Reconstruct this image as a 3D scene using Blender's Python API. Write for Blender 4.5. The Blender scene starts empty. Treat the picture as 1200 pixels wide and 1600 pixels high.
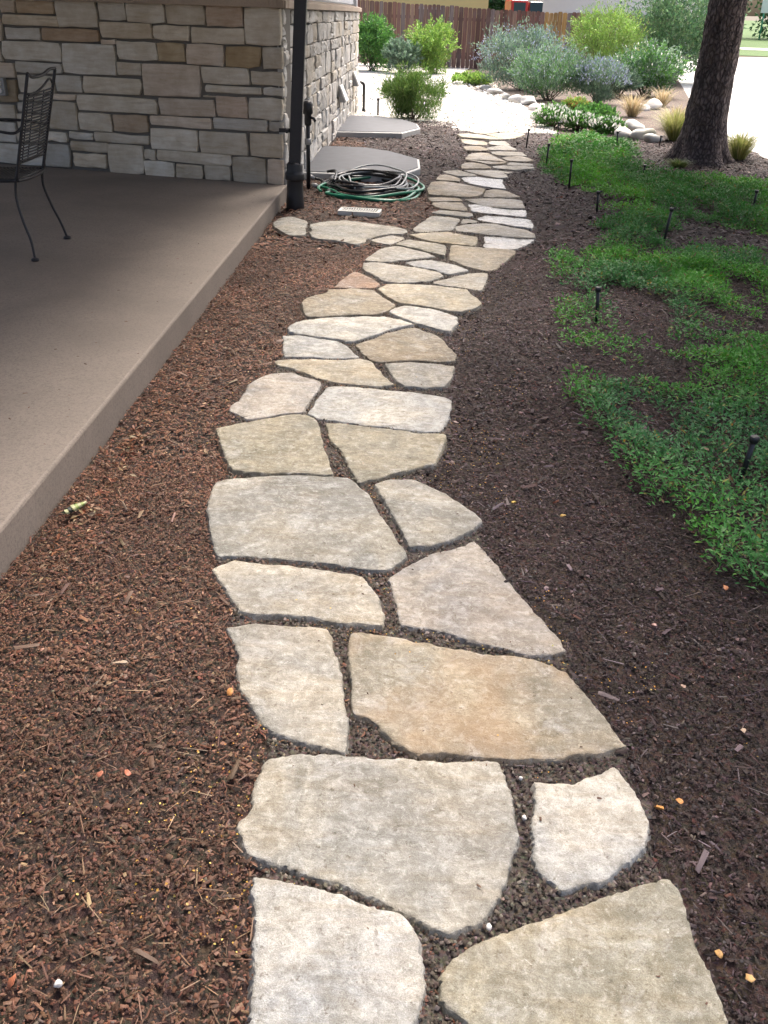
import bpy, bmesh, math, random
import numpy as np
from math import sin, cos, pi, radians
from mathutils import Vector, Matrix
from mathutils.geometry import delaunay_2d_cdt

# ------------------------------------------------------------------ camera, sky, sun, exposure
scene = bpy.context.scene
C = scene.collection
cam_data = bpy.data.cameras.new('camera')
cam = bpy.data.objects.new('camera', cam_data); C.objects.link(cam)
PITCH, ROLL, EYE = radians(28.2), radians(1.8), 1.6
_F = Vector((0, cos(PITCH), -sin(PITCH))); _R0 = Vector((1, 0, 0)); _U0 = _R0.cross(_F)
_R = _R0*cos(ROLL) + _U0*sin(ROLL); _U = -_R0*sin(ROLL) + _U0*cos(ROLL)
cam.matrix_world = Matrix(((_R.x, _U.x, -_F.x, 0), (_R.y, _U.y, -_F.y, 0), (_R.z, _U.z, -_F.z, EYE), (0, 0, 0, 1)))
cam_data.sensor_fit = 'VERTICAL'; cam_data.sensor_height = 36.0; cam_data.lens = 36.0*1452/1600
cam_data.clip_start = 0.05; cam_data.clip_end = 2000
scene.camera = cam

SUN_EL, SUN_AZ = radians(58), radians(25)      # azimuth measured from +Y towards +X
w = bpy.data.worlds.new('World'); scene.world = w; w.use_nodes = True
nt = w.node_tree
for n in list(nt.nodes): nt.nodes.remove(n)
sky = nt.nodes.new('ShaderNodeTexSky'); sky.sky_type = 'NISHITA'; sky.sun_disc = False
sky.sun_elevation = SUN_EL; sky.sun_rotation = SUN_AZ
sky.air_density = 0.7; sky.dust_density = 8.0; sky.ozone_density = 0.3
bg = nt.nodes.new('ShaderNodeBackground'); bg.inputs['Strength'].default_value = 0.15
wo = nt.nodes.new('ShaderNodeOutputWorld')
nt.links.new(sky.outputs[0], bg.inputs[0]); nt.links.new(bg.outputs[0], wo.inputs[0])
sd = bpy.data.lights.new('sun', 'SUN'); sd.energy = 1.5; sd.angle = radians(25); sd.color = (1.0, 0.95, 0.88)
sun = bpy.data.objects.new('sun', sd); C.objects.link(sun)
_sv = Vector((sin(SUN_AZ)*cos(SUN_EL), cos(SUN_AZ)*cos(SUN_EL), sin(SUN_EL)))
sun.rotation_euler = (-_sv).to_track_quat('-Z', 'Y').to_euler()
vs = scene.view_settings
vs.view_transform = 'Standard'; vs.look = 'None'; vs.exposure = 1.62; vs.gamma = 1.0; vs.use_curve_mapping = False
scene.cycles.use_denoising = True
scene.cycles.max_bounces = 8; scene.cycles.transparent_max_bounces = 8

# ------------------------------------------------------------------ helpers
RNG = np.random.default_rng(7)
def gz(y): return max(0.0, 0.01*(y-25.0))

def tag(o, label=None, cat=None, group=None, kind=None):
    if label: o['label'] = label
    if cat: o['category'] = cat
    if group: o['group'] = group
    if kind: o['kind'] = kind
    return o
def link(name, me, parent=None):
    o = bpy.data.objects.new(name, me); C.objects.link(o)
    if parent is not None: o.parent = parent
    return o
def empty(name, loc=(0,0,0), rz=0):
    o = bpy.data.objects.new(name, None); C.objects.link(o); o.location = loc; o.rotation_euler = (0,0,rz)
    o.empty_display_size = .1
    return o
def mesh(name, V, F, mat, smooth=False):
    me = bpy.data.meshes.new(name); me.from_pydata([tuple(v) for v in V], [], F)
    if mat: me.materials.append(mat)
    if smooth: me.polygons.foreach_set('use_smooth', [True]*len(me.polygons))
    me.update(); return me
class MB:
    def __init__(s): s.v = []; s.f = []
    def add(s, V, F):
        b = len(s.v); s.v += [tuple(v) for v in V]; s.f += [tuple(i+b for i in f) for f in F]; return s
    def box(s, c, d, rz=0, rx=0, ry=0):
        M = Matrix.Rotation(rz,3,'Z') @ Matrix.Rotation(ry,3,'Y') @ Matrix.Rotation(rx,3,'X')
        V = [Vector(c)+M@Vector((sx*d[0]/2, sy*d[1]/2, sz*d[2]/2)) for sz in (-1,1) for sy in (-1,1) for sx in (-1,1)]
        return s.add(V, [(0,2,3,1),(4,5,7,6),(0,1,5,4),(2,6,7,3),(0,4,6,2),(1,3,7,5)])
    def tube(s, P, r, n=8, cap=True, closed=False):
        P = [Vector(p) for p in P]; m = len(P); R = r if hasattr(r,'__len__') else [r]*m
        V = []; up = None
        for i,p in enumerate(P):
            a = P[i-1] if (i>0 or closed) else P[i]; b = P[(i+1)%m] if (i<m-1 or closed) else P[i]
            t = (b-a).normalized()
            if up is None: up = Vector((0,0,1)) if abs(t.z)<.9 else Vector((1,0,0))
            x = t.cross(up)
            if x.length < 1e-5: x = t.orthogonal()
            x.normalize(); y = x.cross(t).normalized(); up = y
            V += [p+(x*cos(2*pi*k/n)+y*sin(2*pi*k/n))*R[i] for k in range(n)]
        F = []
        for i in range(m if closed else m-1):
            j = (i+1)%m
            for k in range(n): F.append((i*n+k, i*n+(k+1)%n, j*n+(k+1)%n, j*n+k))
        if cap and not closed: F += [tuple(range(n-1,-1,-1)), tuple((m-1)*n+k for k in range(n))]
        return s.add(V, F)
    def lathe(s, c, prof, n=20):
        V = [(c[0]+r*cos(2*pi*k/n), c[1]+r*sin(2*pi*k/n), c[2]+z) for r,z in prof for k in range(n)]
        m = len(prof); F = [(i*n+k, i*n+(k+1)%n, (i+1)*n+(k+1)%n, (i+1)*n+k) for i in range(m-1) for k in range(n)]
        F += [tuple(range(n-1,-1,-1)), tuple((m-1)*n+k for k in range(n))]
        return s.add(V, F)
    def prism(s, poly, z0, z1):
        n = len(poly)
        V = [(x,y,z0) for x,y in poly]+[(x,y,z1) for x,y in poly]
        F = [tuple(range(n-1,-1,-1)), tuple(range(n,2*n))]+[(i,(i+1)%n,n+(i+1)%n,n+i) for i in range(n)]
        return s.add(V, F)
    def build(s, name, mat, parent=None, smooth=False, bevel=0):
        o = link(name, mesh(name, s.v, s.f, mat, smooth), parent)
        if bevel:
            m = o.modifiers.new('bevel','BEVEL'); m.width = bevel; m.segments = 2; m.limit_method = 'ANGLE'
        return o

# value noise (numpy)
_perm = np.random.default_rng(3).random((256,256))
def vnoise(x, y):
    x = np.asarray(x,float); y = np.asarray(y,float)
    xi = np.floor(x).astype(int); yi = np.floor(y).astype(int); fx = x-xi; fy = y-yi
    fx = fx*fx*(3-2*fx); fy = fy*fy*(3-2*fy)
    g = lambda a,b: _perm[a & 255, b & 255]
    return (g(xi,yi)*(1-fx)+g(xi+1,yi)*fx)*(1-fy)+(g(xi,yi+1)*(1-fx)+g(xi+1,yi+1)*fx)*fy
def fbm(x, y, o=4):
    s = 0; a = .5; f = 1.0
    for i in range(o): s = s + a*vnoise(x*f+17*i, y*f+31*i); a *= .5; f *= 2.03
    return s

# bulk meshes with a colour per vertex (the piece's own colour)
def bulk(name, V, loops, nper, col, mat, parent=None, smooth=False):
    """V (n,3); loops flat vertex indices; nper: loop count per face (array); col (n,3)"""
    me = bpy.data.meshes.new(name)
    V = np.ascontiguousarray(V, np.float32); loops = np.ascontiguousarray(loops, np.int32); nper = np.ascontiguousarray(nper, np.int32)
    me.vertices.add(len(V)); me.vertices.foreach_set('co', V.ravel())
    me.loops.add(len(loops)); me.loops.foreach_set('vertex_index', loops)
    me.polygons.add(len(nper))
    st = np.zeros(len(nper), np.int32); st[1:] = np.cumsum(nper)[:-1]
    me.polygons.foreach_set('loop_start', st); me.polygons.foreach_set('loop_total', nper)
    if smooth: me.polygons.foreach_set('use_smooth', np.ones(len(nper), bool))
    at = me.color_attributes.new('Col', 'FLOAT_COLOR', 'POINT')
    c4 = np.ones((len(V),4), np.float32); c4[:,:3] = col; at.data.foreach_set('color', c4.ravel())
    me.materials.append(mat); me.update(calc_edges=True); me.validate()
    return link(name, me, parent)
def rot_frame(n, tilt, rng, az=None):
    """random frames: a (along), b (across), c (normal) with normals tilted from up by ~tilt"""
    az = rng.random(n)*2*pi if az is None else az
    t = np.abs(rng.normal(0, tilt, n)); p = rng.random(n)*2*pi
    nrm = np.stack([np.sin(t)*np.cos(p), np.sin(t)*np.sin(p), np.cos(t)],1)
    a = np.stack([np.cos(az), np.sin(az), np.zeros(n)],1)
    a -= nrm*(a*nrm).sum(1)[:,None]; a /= np.linalg.norm(a,axis=1)[:,None]+1e-9
    return a, np.cross(nrm,a), nrm
def chips(name, P, L, W, T, tilt, col, mat, rng, parent=None):
    """wedge-shaped splinters: 6 vertices each"""
    n = len(P); a,b,c = rot_frame(n, tilt, rng)
    L = L[:,None]/2; W = W[:,None]/2; T = T[:,None]
    j = lambda s: 1+rng.normal(0,s,(n,1))
    v = [P-a*L*j(.15)-b*W*j(.3), P+a*L*j(.15)-b*W*j(.3), P+a*L*j(.15)+b*W*j(.3), P-a*L*j(.15)+b*W*j(.3),
         P-a*L*.75*j(.2)+c*T*j(.3)+b*W*.3*(j(.8)-1), P+a*L*.75*j(.2)+c*T*j(.3)+b*W*.3*(j(.8)-1)]
    V = np.stack(v,1).reshape(-1,3)
    base = (np.arange(n)*6)[:,None]
    quads = np.array([0,1,5,4, 2,3,4,5]); tris = np.array([1,2,5, 3,0,4])
    lp = np.concatenate([base+quads[None], base+tris[None]],1).ravel()
    npf = np.tile([4,4,3,3], n)
    return bulk(name, V, lp, npf, np.repeat(col,6,0), mat, parent)
def leaves(name, P, D, N, L, W, col, mat, parent=None, fold=.25):
    """diamond leaves: base at P, pointing along D, face normal ~N"""
    n = len(P); D = D/(np.linalg.norm(D,axis=1)[:,None]+1e-9)
    B = np.cross(N,D); B /= np.linalg.norm(B,axis=1)[:,None]+1e-9; Nn = np.cross(D,B)
    L = np.broadcast_to(np.asarray(L,float).reshape(-1,1),(n,1)); W = np.broadcast_to(np.asarray(W,float).reshape(-1,1),(n,1))
    V = np.stack([P, P+D*L*.5-B*W*.5+Nn*W*fold, P+D*L, P+D*L*.5+B*W*.5+Nn*W*fold],1).reshape(-1,3)
    base = (np.arange(n)*4)[:,None]
    lp = (base+np.array([0,1,2, 0,2,3])[None]).ravel()
    return bulk(name, V, lp, np.full(2*n,3), np.repeat(col,4,0), mat, parent)
def unit(n, rng, zmin=-1):
    z = rng.uniform(zmin,1,n); a = rng.random(n)*2*pi; r = np.sqrt(1-z*z)
    return np.stack([r*np.cos(a), r*np.sin(a), z],1)
def mixcol(cols, n, rng, var=.18, wts=None):
    cols = np.array(cols,float); i = rng.choice(len(cols), n, p=wts)
    return np.clip(cols[i]*(1+rng.normal(0,var,(n,1)))*(1+rng.normal(0,var*.3,(n,3))), .003, .95)

# ------------------------------------------------------------------ materials
class NT:
    def __init__(s, name):
        s.m = bpy.data.materials.new(name); s.m.use_nodes = True; s.t = s.m.node_tree
        s.b = s.t.nodes['Principled BSDF']; s.out = s.t.nodes['Material Output']
    def n(s, typ, **kw):
        nd = s.t.nodes.new('ShaderNode'+typ)
        for k,v in kw.items():
            if k in nd.inputs.keys(): nd.inputs[k].default_value = v
            else: setattr(nd,k,v)
        return nd
    def l(s, a, b): s.t.links.new(a,b)
    def noise(s, vec, scale, detail=6, rough=.6, dist=0):
        nd = s.n('TexNoise'); nd.inputs['Scale'].default_value = scale; nd.inputs['Detail'].default_value = detail
        nd.inputs['Roughness'].default_value = rough; nd.inputs['Distortion'].default_value = dist
        if vec is not None: s.l(vec, nd.inputs['Vector'])
        return nd.outputs['Fac']
    def ramp(s, fac, stops):
        r = s.n('ValToRGB'); e = r.color_ramp.elements
        while len(e) < len(stops): e.new(.5)
        for k,(p,c) in enumerate(stops):
            e[k].position = p; e[k].color = (*c,1) if hasattr(c,'__len__') else (c,c,c,1)
        s.l(fac, r.inputs[0]); return r.outputs[0]
    def mix(s, fac, a, b, mode='MIX'):
        m = s.n('MixRGB', blend_type=mode)
        for k,v in ((0,fac),(1,a),(2,b)):
            if hasattr(v,'is_linked') or hasattr(v,'links'): s.l(v, m.inputs[k])
            elif k==0: m.inputs[0].default_value = v
            else: m.inputs[k].default_value = (*v,1)
        return m.outputs[0]
    def math(s, op, a, b=0.0):
        m = s.n('Math', operation=op)
        for k,v in ((0,a),(1,b)):
            if hasattr(v,'links'): s.l(v, m.inputs[k])
            else: m.inputs[k].default_value = v
        return m.outputs[0]
    def bump(s, h, strength=.4, dist=.01, prev=None):
        b = s.n('Bump'); b.inputs['Strength'].default_value = strength; b.inputs['Distance'].default_value = dist
        s.l(h, b.inputs['Height'])
        if prev is not None: s.l(prev, b.inputs['Normal'])
        return b.outputs[0]
    def set(s, color=None, rough=None, normal=None, **kw):
        for k,v in (('Base Color',color),('Roughness',rough),('Normal',normal)):
            if v is None: continue
            if hasattr(v,'links'): s.l(v, s.b.inputs[k])
            elif k=='Base Color': s.b.inputs[k].default_value = (*v,1)
            else: s.b.inputs[k].default_value = v
        for k,v in kw.items(): s.b.inputs[k.replace('_',' ')].default_value = v
        return s.m
M = {}
def simple(name, col, rough=.6, metal=0, nscale=30, var=.25, bump=.1, bd=.003):
    t = NT(name); co = t.n('TexCoord').outputs['Object']
    f = t.noise(co, nscale); c = t.mix(f, [v*(1-var) for v in col], [min(1,v*(1+var)) for v in col])
    M[name] = t.set(c, rough, t.bump(f, bump, bd)); t.b.inputs['Metallic'].default_value = metal
    return M[name]
def attr_mat(name, rough=.75, spec=.3, trans=0.0, bump=0, nscale=200):
    t = NT(name); a = t.n('VertexColor', layer_name='Col').outputs[0]
    t.set(a, rough); t.b.inputs['Specular IOR Level'].default_value = spec
    if bump:
        co = t.n('TexCoord').outputs['Object']; t.l(t.bump(t.noise(co,nscale,3), bump, .002), t.b.inputs['Normal'])
    if trans:
        tr = t.n('BsdfTranslucent'); t.l(t.mix(.5,a,a,'SCREEN'), tr.inputs[0])
        mx = t.n('MixShader'); mx.inputs[0].default_value = trans
        t.l(t.b.outputs[0], mx.inputs[1]); t.l(tr.outputs[0], mx.inputs[2]); t.l(mx.outputs[0], t.out.inputs[0])
    M[name] = t.m
attr_mat('chip', .66, .30, 0, .3, 300)
attr_mat('grain', .8, .3)
attr_mat('leaf', .5, .4, .28)
attr_mat('dry_leaf', .6, .3, .15)
attr_mat('needle', .6, .3, .1)
attr_mat('petal', .6, .3, .35)

def flagstone_mat():
    t = NT('flagstone'); oi = t.n('ObjectInfo'); tc = t.n('TexCoord').outputs['Object']
    off = t.n('VectorMath', operation='ADD'); t.l(tc, off.inputs[0])
    cmb = t.n('CombineXYZ'); r7 = t.math('MULTIPLY', oi.outputs['Random'], 57.0)
    t.l(r7, cmb.inputs[0]); t.l(t.math('MULTIPLY', oi.outputs['Random'], 91.0), cmb.inputs[1]); t.l(cmb.outputs[0], off.inputs[1])
    co = off.outputs[0]
    base = oi.outputs['Color']
    big = t.noise(co, 3.0, 6, .62, .7); med = t.noise(co, 13, 9, .72, .3); fine = t.noise(co, 85, 6, .75); grain = t.noise(co, 380, 4, .8)
    c = t.mix(t.ramp(big,[(.40,0.),(.58,1.)]), base, t.mix(1.0, base, (.70,.74,.81), 'MULTIPLY'))
    c = t.mix(t.ramp(med,[(.44,0.),(.58,.8)]), c, t.mix(1.0, c, (.72,.70,.655), 'MULTIPLY'))
    m2 = t.noise(co, 38, 8, .75, .6)
    c = t.mix(t.ramp(m2,[(.44,.7),(.53,0.)]), c, t.mix(1.0, c, (.70,.69,.67), 'MULTIPLY'))
    c = t.mix(t.ramp(m2,[(.54,0.),(.64,.6)]), c, t.mix(.45, c, (.70,.69,.66)))
    c = t.mix(t.ramp(t.noise(co, 6.5, 7, .7, 1.5),[(.54,0.),(.66,.55)]), c, t.mix(.55, c, (.62,.62,.61)))
    # pale mineral scuffs and darker specks, the stone's own
    sc = t.ramp(t.noise(co, 24, 10, .82, 2.2), [(.60,0.),(.64,1.)])
    c = t.mix(t.math('MULTIPLY', sc, .75), c, t.mix(.6, c, (.78,.77,.74)))
    sp = t.ramp(t.noise(co, 48, 5, .65), [(.34,1.),(.39,0.)])
    c = t.mix(t.math('MULTIPLY', sp, .75), c, t.mix(1.0, c, (.48,.43,.38), 'MULTIPLY'))
    c = t.mix(t.ramp(grain,[(.42,.65),(.54,0.)]), c, t.mix(1.0, c, (.62,.60,.57), 'MULTIPLY'))
    c = t.mix(t.ramp(grain,[(.56,.0),(.70,.4)]), c, t.mix(.5, c, (.80,.79,.77)))
    # bedding streaks
    mp = t.n('Mapping'); mp.inputs['Scale'].default_value = (2.2, 17, 4); t.l(co, mp.inputs[0])
    rv = t.n('CombineXYZ'); t.l(t.math('MULTIPLY', oi.outputs['Random'], 6.28), rv.inputs[2]); t.l(rv.outputs[0], mp.inputs['Rotation'])
    st = t.noise(mp.outputs[0], 1.7, 7, .65, .8)
    c = t.mix(t.math('MULTIPLY', t.ramp(st,[(.48,0.),(.62,1.)]), .30), c, t.mix(1.0, c, (.80,.68,.52), 'MULTIPLY'))
    rust = t.ramp(t.noise(co, 2.1, 4, .55, .8), [(.44,0.),(.66,1.)])
    c = t.mix(t.math('MULTIPLY', rust, oi.outputs['Alpha']), c, t.mix(.6, c, (.30,.185,.095)))
    # cleft layers: low steps where beds have split away
    stp = t.ramp(t.noise(co, 4.2, 4, .55, .9), [(.30,0.),(.42,.2),(.46,.42),(.53,.5),(.56,.72),(.66,.85),(.71,1.)])
    nb = t.bump(stp, .45, .010); nb = t.bump(t.math('ADD', t.math('MULTIPLY', med, .6), t.math('MULTIPLY', st, .3)), .8, .012, nb)
    nb = t.bump(m2, .6, .006, nb); nb = t.bump(fine, .8, .005, nb); nb = t.bump(grain, .4, .0012, nb)
    wet = t.ramp(t.noise(co, 2.6, 3, .5), [(.40,.78),(.62,.55)])
    M['flagstone'] = t.set(c, wet, nb); t.b.inputs['Specular IOR Level'].default_value = .4
    return t
flagstone_mat()
def wet_mat():
    m = M['flagstone'].copy(); m.name = 'flagstone_wet'
    b = m.node_tree.nodes['Principled BSDF']
    for l in list(b.inputs['Roughness'].links): m.node_tree.links.remove(l)
    b.inputs['Roughness'].default_value = .26; b.inputs['Specular IOR Level'].default_value = .6
    for n in m.node_tree.nodes:
        if n.type == 'BUMP': n.inputs['Strength'].default_value *= .45
    M['flagstone_wet'] = m
wet_mat()
def wallstone_mat():
    t = NT('wall_stone'); oi = t.n('ObjectInfo'); tc = t.n('TexCoord').outputs['Object']
    off = t.n('VectorMath', operation='ADD'); t.l(tc, off.inputs[0])
    cmb = t.n('CombineXYZ'); t.l(t.math('MULTIPLY', oi.outputs['Random'], 41.0), cmb.inputs[0]); t.l(t.math('MULTIPLY', oi.outputs['Random'], 23.0), cmb.inputs[2]); t.l(cmb.outputs[0], off.inputs[1])
    co = off.outputs[0]; base = oi.outputs['Color']
    mp = t.n('Mapping'); mp.inputs['Scale'].default_value = (3,3,22); t.l(co, mp.inputs[0])
    st = t.noise(mp.outputs[0], 1.5, 7, .65, .3); big = t.noise(co, 5, 5, .6); fine = t.noise(co, 90, 5, .7)
    c = t.mix(t.ramp(big,[(.35,0.),(.65,1.)]), base, t.mix(1.0, base, (.80,.76,.70), 'MULTIPLY'))
    c = t.mix(t.math('MULTIPLY', t.ramp(st,[(.42,0.),(.62,1.)]), .5), c, t.mix(1.0, c, (.76,.68,.58), 'MULTIPLY'))
    c = t.mix(t.math('MULTIPLY', t.ramp(fine,[(.3,1.),(.45,0.)]), .3), c, t.mix(1.0, c, (.6,.56,.5), 'MULTIPLY'))
    nb = t.bump(st, .5, .01); nb = t.bump(big, .5, .02, nb); nb = t.bump(fine, .4, .003, nb)
    M['wall_stone'] = t.set(c, .85, nb)
wallstone_mat()
def soil(name, c1, c2, c3, scale=1.0, rough=.9, bd=.02):
    t = NT(name); co = t.n('TexCoord').outputs['Object']
    a = t.noise(co, 28*scale, 8, .75); v = t.n('TexVoronoi'); v.inputs['Scale'].default_value = 60*scale; t.l(co, v.inputs['Vector'])
    c = t.ramp(a, [(.3,c1),(.5,c2),(.72,c3)])
    c = t.mix(.35, c, t.mix(1.0, c, v.outputs['Color'], 'MULTIPLY'))
    M[name] = t.set(c, rough, t.bump(v.outputs['Distance'], .5, bd*.4, t.bump(a, .8, bd)))
soil('mulch_soil', (.018,.011,.008), (.045,.028,.020), (.090,.056,.040))
soil('grit', (.03,.023,.019), (.065,.052,.043), (.12,.10,.085), 2.0, .9, .006)
soil('lawn', (.03,.07,.012), (.06,.13,.02), (.10,.18,.035), .3)
soil('dirt', (.06,.05,.035), (.10,.085,.055), (.14,.12,.08), .1)
soil('gravel', (.42,.39,.34), (.58,.55,.50), (.72,.69,.64), .7, .9, .01)
soil('bed_soil', (.06,.042,.032), (.12,.088,.068), (.20,.155,.125), .8)
def concrete(name, col, speck=.5, scale=1.0):
    t = NT(name); co = t.n('TexCoord').outputs['Object']
    big = t.noise(co, .9*scale, 5, .6, .3); fine = t.noise(co, 220*scale, 4, .8); med = t.noise(co, 18*scale, 7, .7)
    lo = [v*.80 for v in col]; hi = [v*1.14 for v in col]
    c = t.mix(t.ramp(big,[(.35,0.),(.65,1.)]), lo, hi)
    fine2 = t.noise(co, 75*scale, 5, .8)
    c = t.mix(t.math('MULTIPLY', t.ramp(fine2,[(.50,0.),(.62,1.)]), speck*.8), c, [v*.55 for v in col])
    c = t.mix(t.math('MULTIPLY', t.ramp(fine,[(.52,0.),(.66,1.)]), speck), c, [v*.55 for v in col])
    c = t.mix(t.math('MULTIPLY', t.ramp(fine,[(.30,1.),(.42,0.)]), speck*.5), c, [min(.9,v*1.5) for v in col])
    c = t.mix(t.math('MULTIPLY', t.ramp(med,[(.55,0.),(.7,1.)]), .25), c, [v*.78 for v in col])
    M[name] = t.set(c, .8, t.bump(fine, .3, .0015, t.bump(med, .2, .004)))
concrete('patio_concrete', (.225,.188,.157), .85)
concrete('road_concrete', (.52,.51,.49), .3, .3)
concrete('mortar', (.20,.185,.165), .4)
concrete('ledge_stone', (.40,.32,.25), .4)
concrete('rock', (.60,.58,.54), .35, .5)
simple('black_metal', (.020,.020,.024), .42, .0, 60, .3, .15)
simple('chair_metal', (.022,.022,.026), .45, .2, 60, .3, .1)
simple('black_plastic', (.014,.014,.017), .42, 0, 40, .3, .1)
simple('siding_paint', (.55,.57,.60), .6, 0, 8, .06, .1)
simple('soffit_paint', (.70,.68,.64), .7, 0, 8, .08, .1)
simple('roof_shingle', (.10,.09,.085), .9, 0, 40, .4, .5, .01)
simple('well_cover', (.055,.061,.074), .62, 0, 9, .5, .25, .004)
simple('well_rim', (.42,.42,.41), .5, 0, 20, .15, .1)
simple('white_plastic', (.70,.70,.69), .45, 0, 20, .08, .05)
simple('grey_metal', (.30,.30,.30), .45, .4, 30, .2, .1)
simple('hose_black', (.016,.017,.020), .22, 0, 60, .3, .05)
simple('hose_green', (.010,.16,.085), .30, 0, 60, .25, .05)
simple('hose_white', (.30,.32,.32), .35, 0, 60, .2, .05)
simple('grate_metal', (.55,.54,.50), .5, .1, 60, .2, .15)
simple('yellow_siding', (.78,.62,.26), .7, 0, 6, .06, .1)
simple('white_siding', (.72,.72,.70), .7, 0, 6, .06, .1)
simple('red_paint', (.50,.035,.03), .35, 0, 6, .1, .02)
simple('glass_dark', (.05,.08,.09), .08, 0, 6, .1, .0)
simple('sign_green', (.06,.30,.20), .5, .2, 20, .15, .05)
simple('sign_white', (.78,.78,.76), .5, 0, 20, .05, .05)
simple('wood_stem', (.10,.075,.05), .85, 0, 60, .35, .4)
simple('tyre', (.02,.02,.02), .8, 0, 60, .3, .2)
simple('brass', (.45,.36,.18), .35, .8, 60, .2, .1)
def bark_mat():
    t = NT('bark'); co = t.n('TexCoord').outputs['Object']
    mp = t.n('Mapping'); mp.inputs['Scale'].default_value = (24,24,12); t.l(co, mp.inputs[0])
    wv = t.noise(mp.outputs[0], .7, 4, .6)
    ad = t.n('VectorMath', operation='ADD'); t.l(mp.outputs[0], ad.inputs[0]); t.l(wv, ad.inputs[1])
    v = t.n('TexVoronoi', feature='DISTANCE_TO_EDGE'); v.inputs['Scale'].default_value = 1.0; t.l(ad.outputs[0], v.inputs['Vector'])
    v2 = t.n('TexVoronoi'); v2.inputs['Scale'].default_value = 1.0; t.l(ad.outputs[0], v2.inputs['Vector'])
    f = t.noise(co, 60, 6, .7); g = t.noise(co, 4, 4, .6)
    c = t.ramp(t.math('ADD', v.outputs['Distance'], t.math('MULTIPLY', f, .35)), [(.12,(.028,.020,.020)),(.26,(.088,.065,.063)),(.55,(.175,.138,.132))])
    c = t.mix(.45, c, t.mix(1.0, c, t.ramp(v2.outputs['Color'],[(.2,(.45,.42,.42)),(.8,(1.5,1.45,1.4))]), 'MULTIPLY'))
    c = t.mix(t.math('MULTIPLY', t.ramp(g,[(.5,0.),(.7,1.)]), .5), c, (.11,.075,.055))
    nb = t.bump(t.ramp(v.outputs['Distance'],[(0.,0.),(.25,1.)]), .9, .03); nb = t.bump(f, .5, .006, nb)
    M['bark'] = t.set(c, .9, nb)
bark_mat()
def plank_mat():
    t = NT('fence_wood'); oi = t.n('ObjectInfo'); co = t.n('TexCoord').outputs['Object']
    ad = t.n('VectorMath', operation='ADD'); t.l(co, ad.inputs[0]); cb = t.n('CombineXYZ'); t.l(t.math('MULTIPLY', oi.outputs['Random'], 50.0), cb.inputs[0]); t.l(cb.outputs[0], ad.inputs[1])
    mp = t.n('Mapping'); mp.inputs['Scale'].default_value = (30,30,1.3); t.l(ad.outputs[0], mp.inputs[0])
    g = t.noise(mp.outputs[0], 1.0, 7, .65, .4); s = t.noise(ad.outputs[0], 1.6, 4, .6)
    base = oi.outputs['Color']
    c = t.mix(t.ramp(g,[(.38,0.),(.62,1.)]), t.mix(1.0, base, (.5,.45,.42),'MULTIPLY'), base)
    c = t.mix(t.math('MULTIPLY', t.ramp(s,[(.5,0.),(.7,1.)]), .5), c, t.mix(.5, c, (.22,.20,.20)))
    M['fence_wood'] = t.set(c, .85, t.bump(g, .4, .006))
plank_mat()
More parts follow.
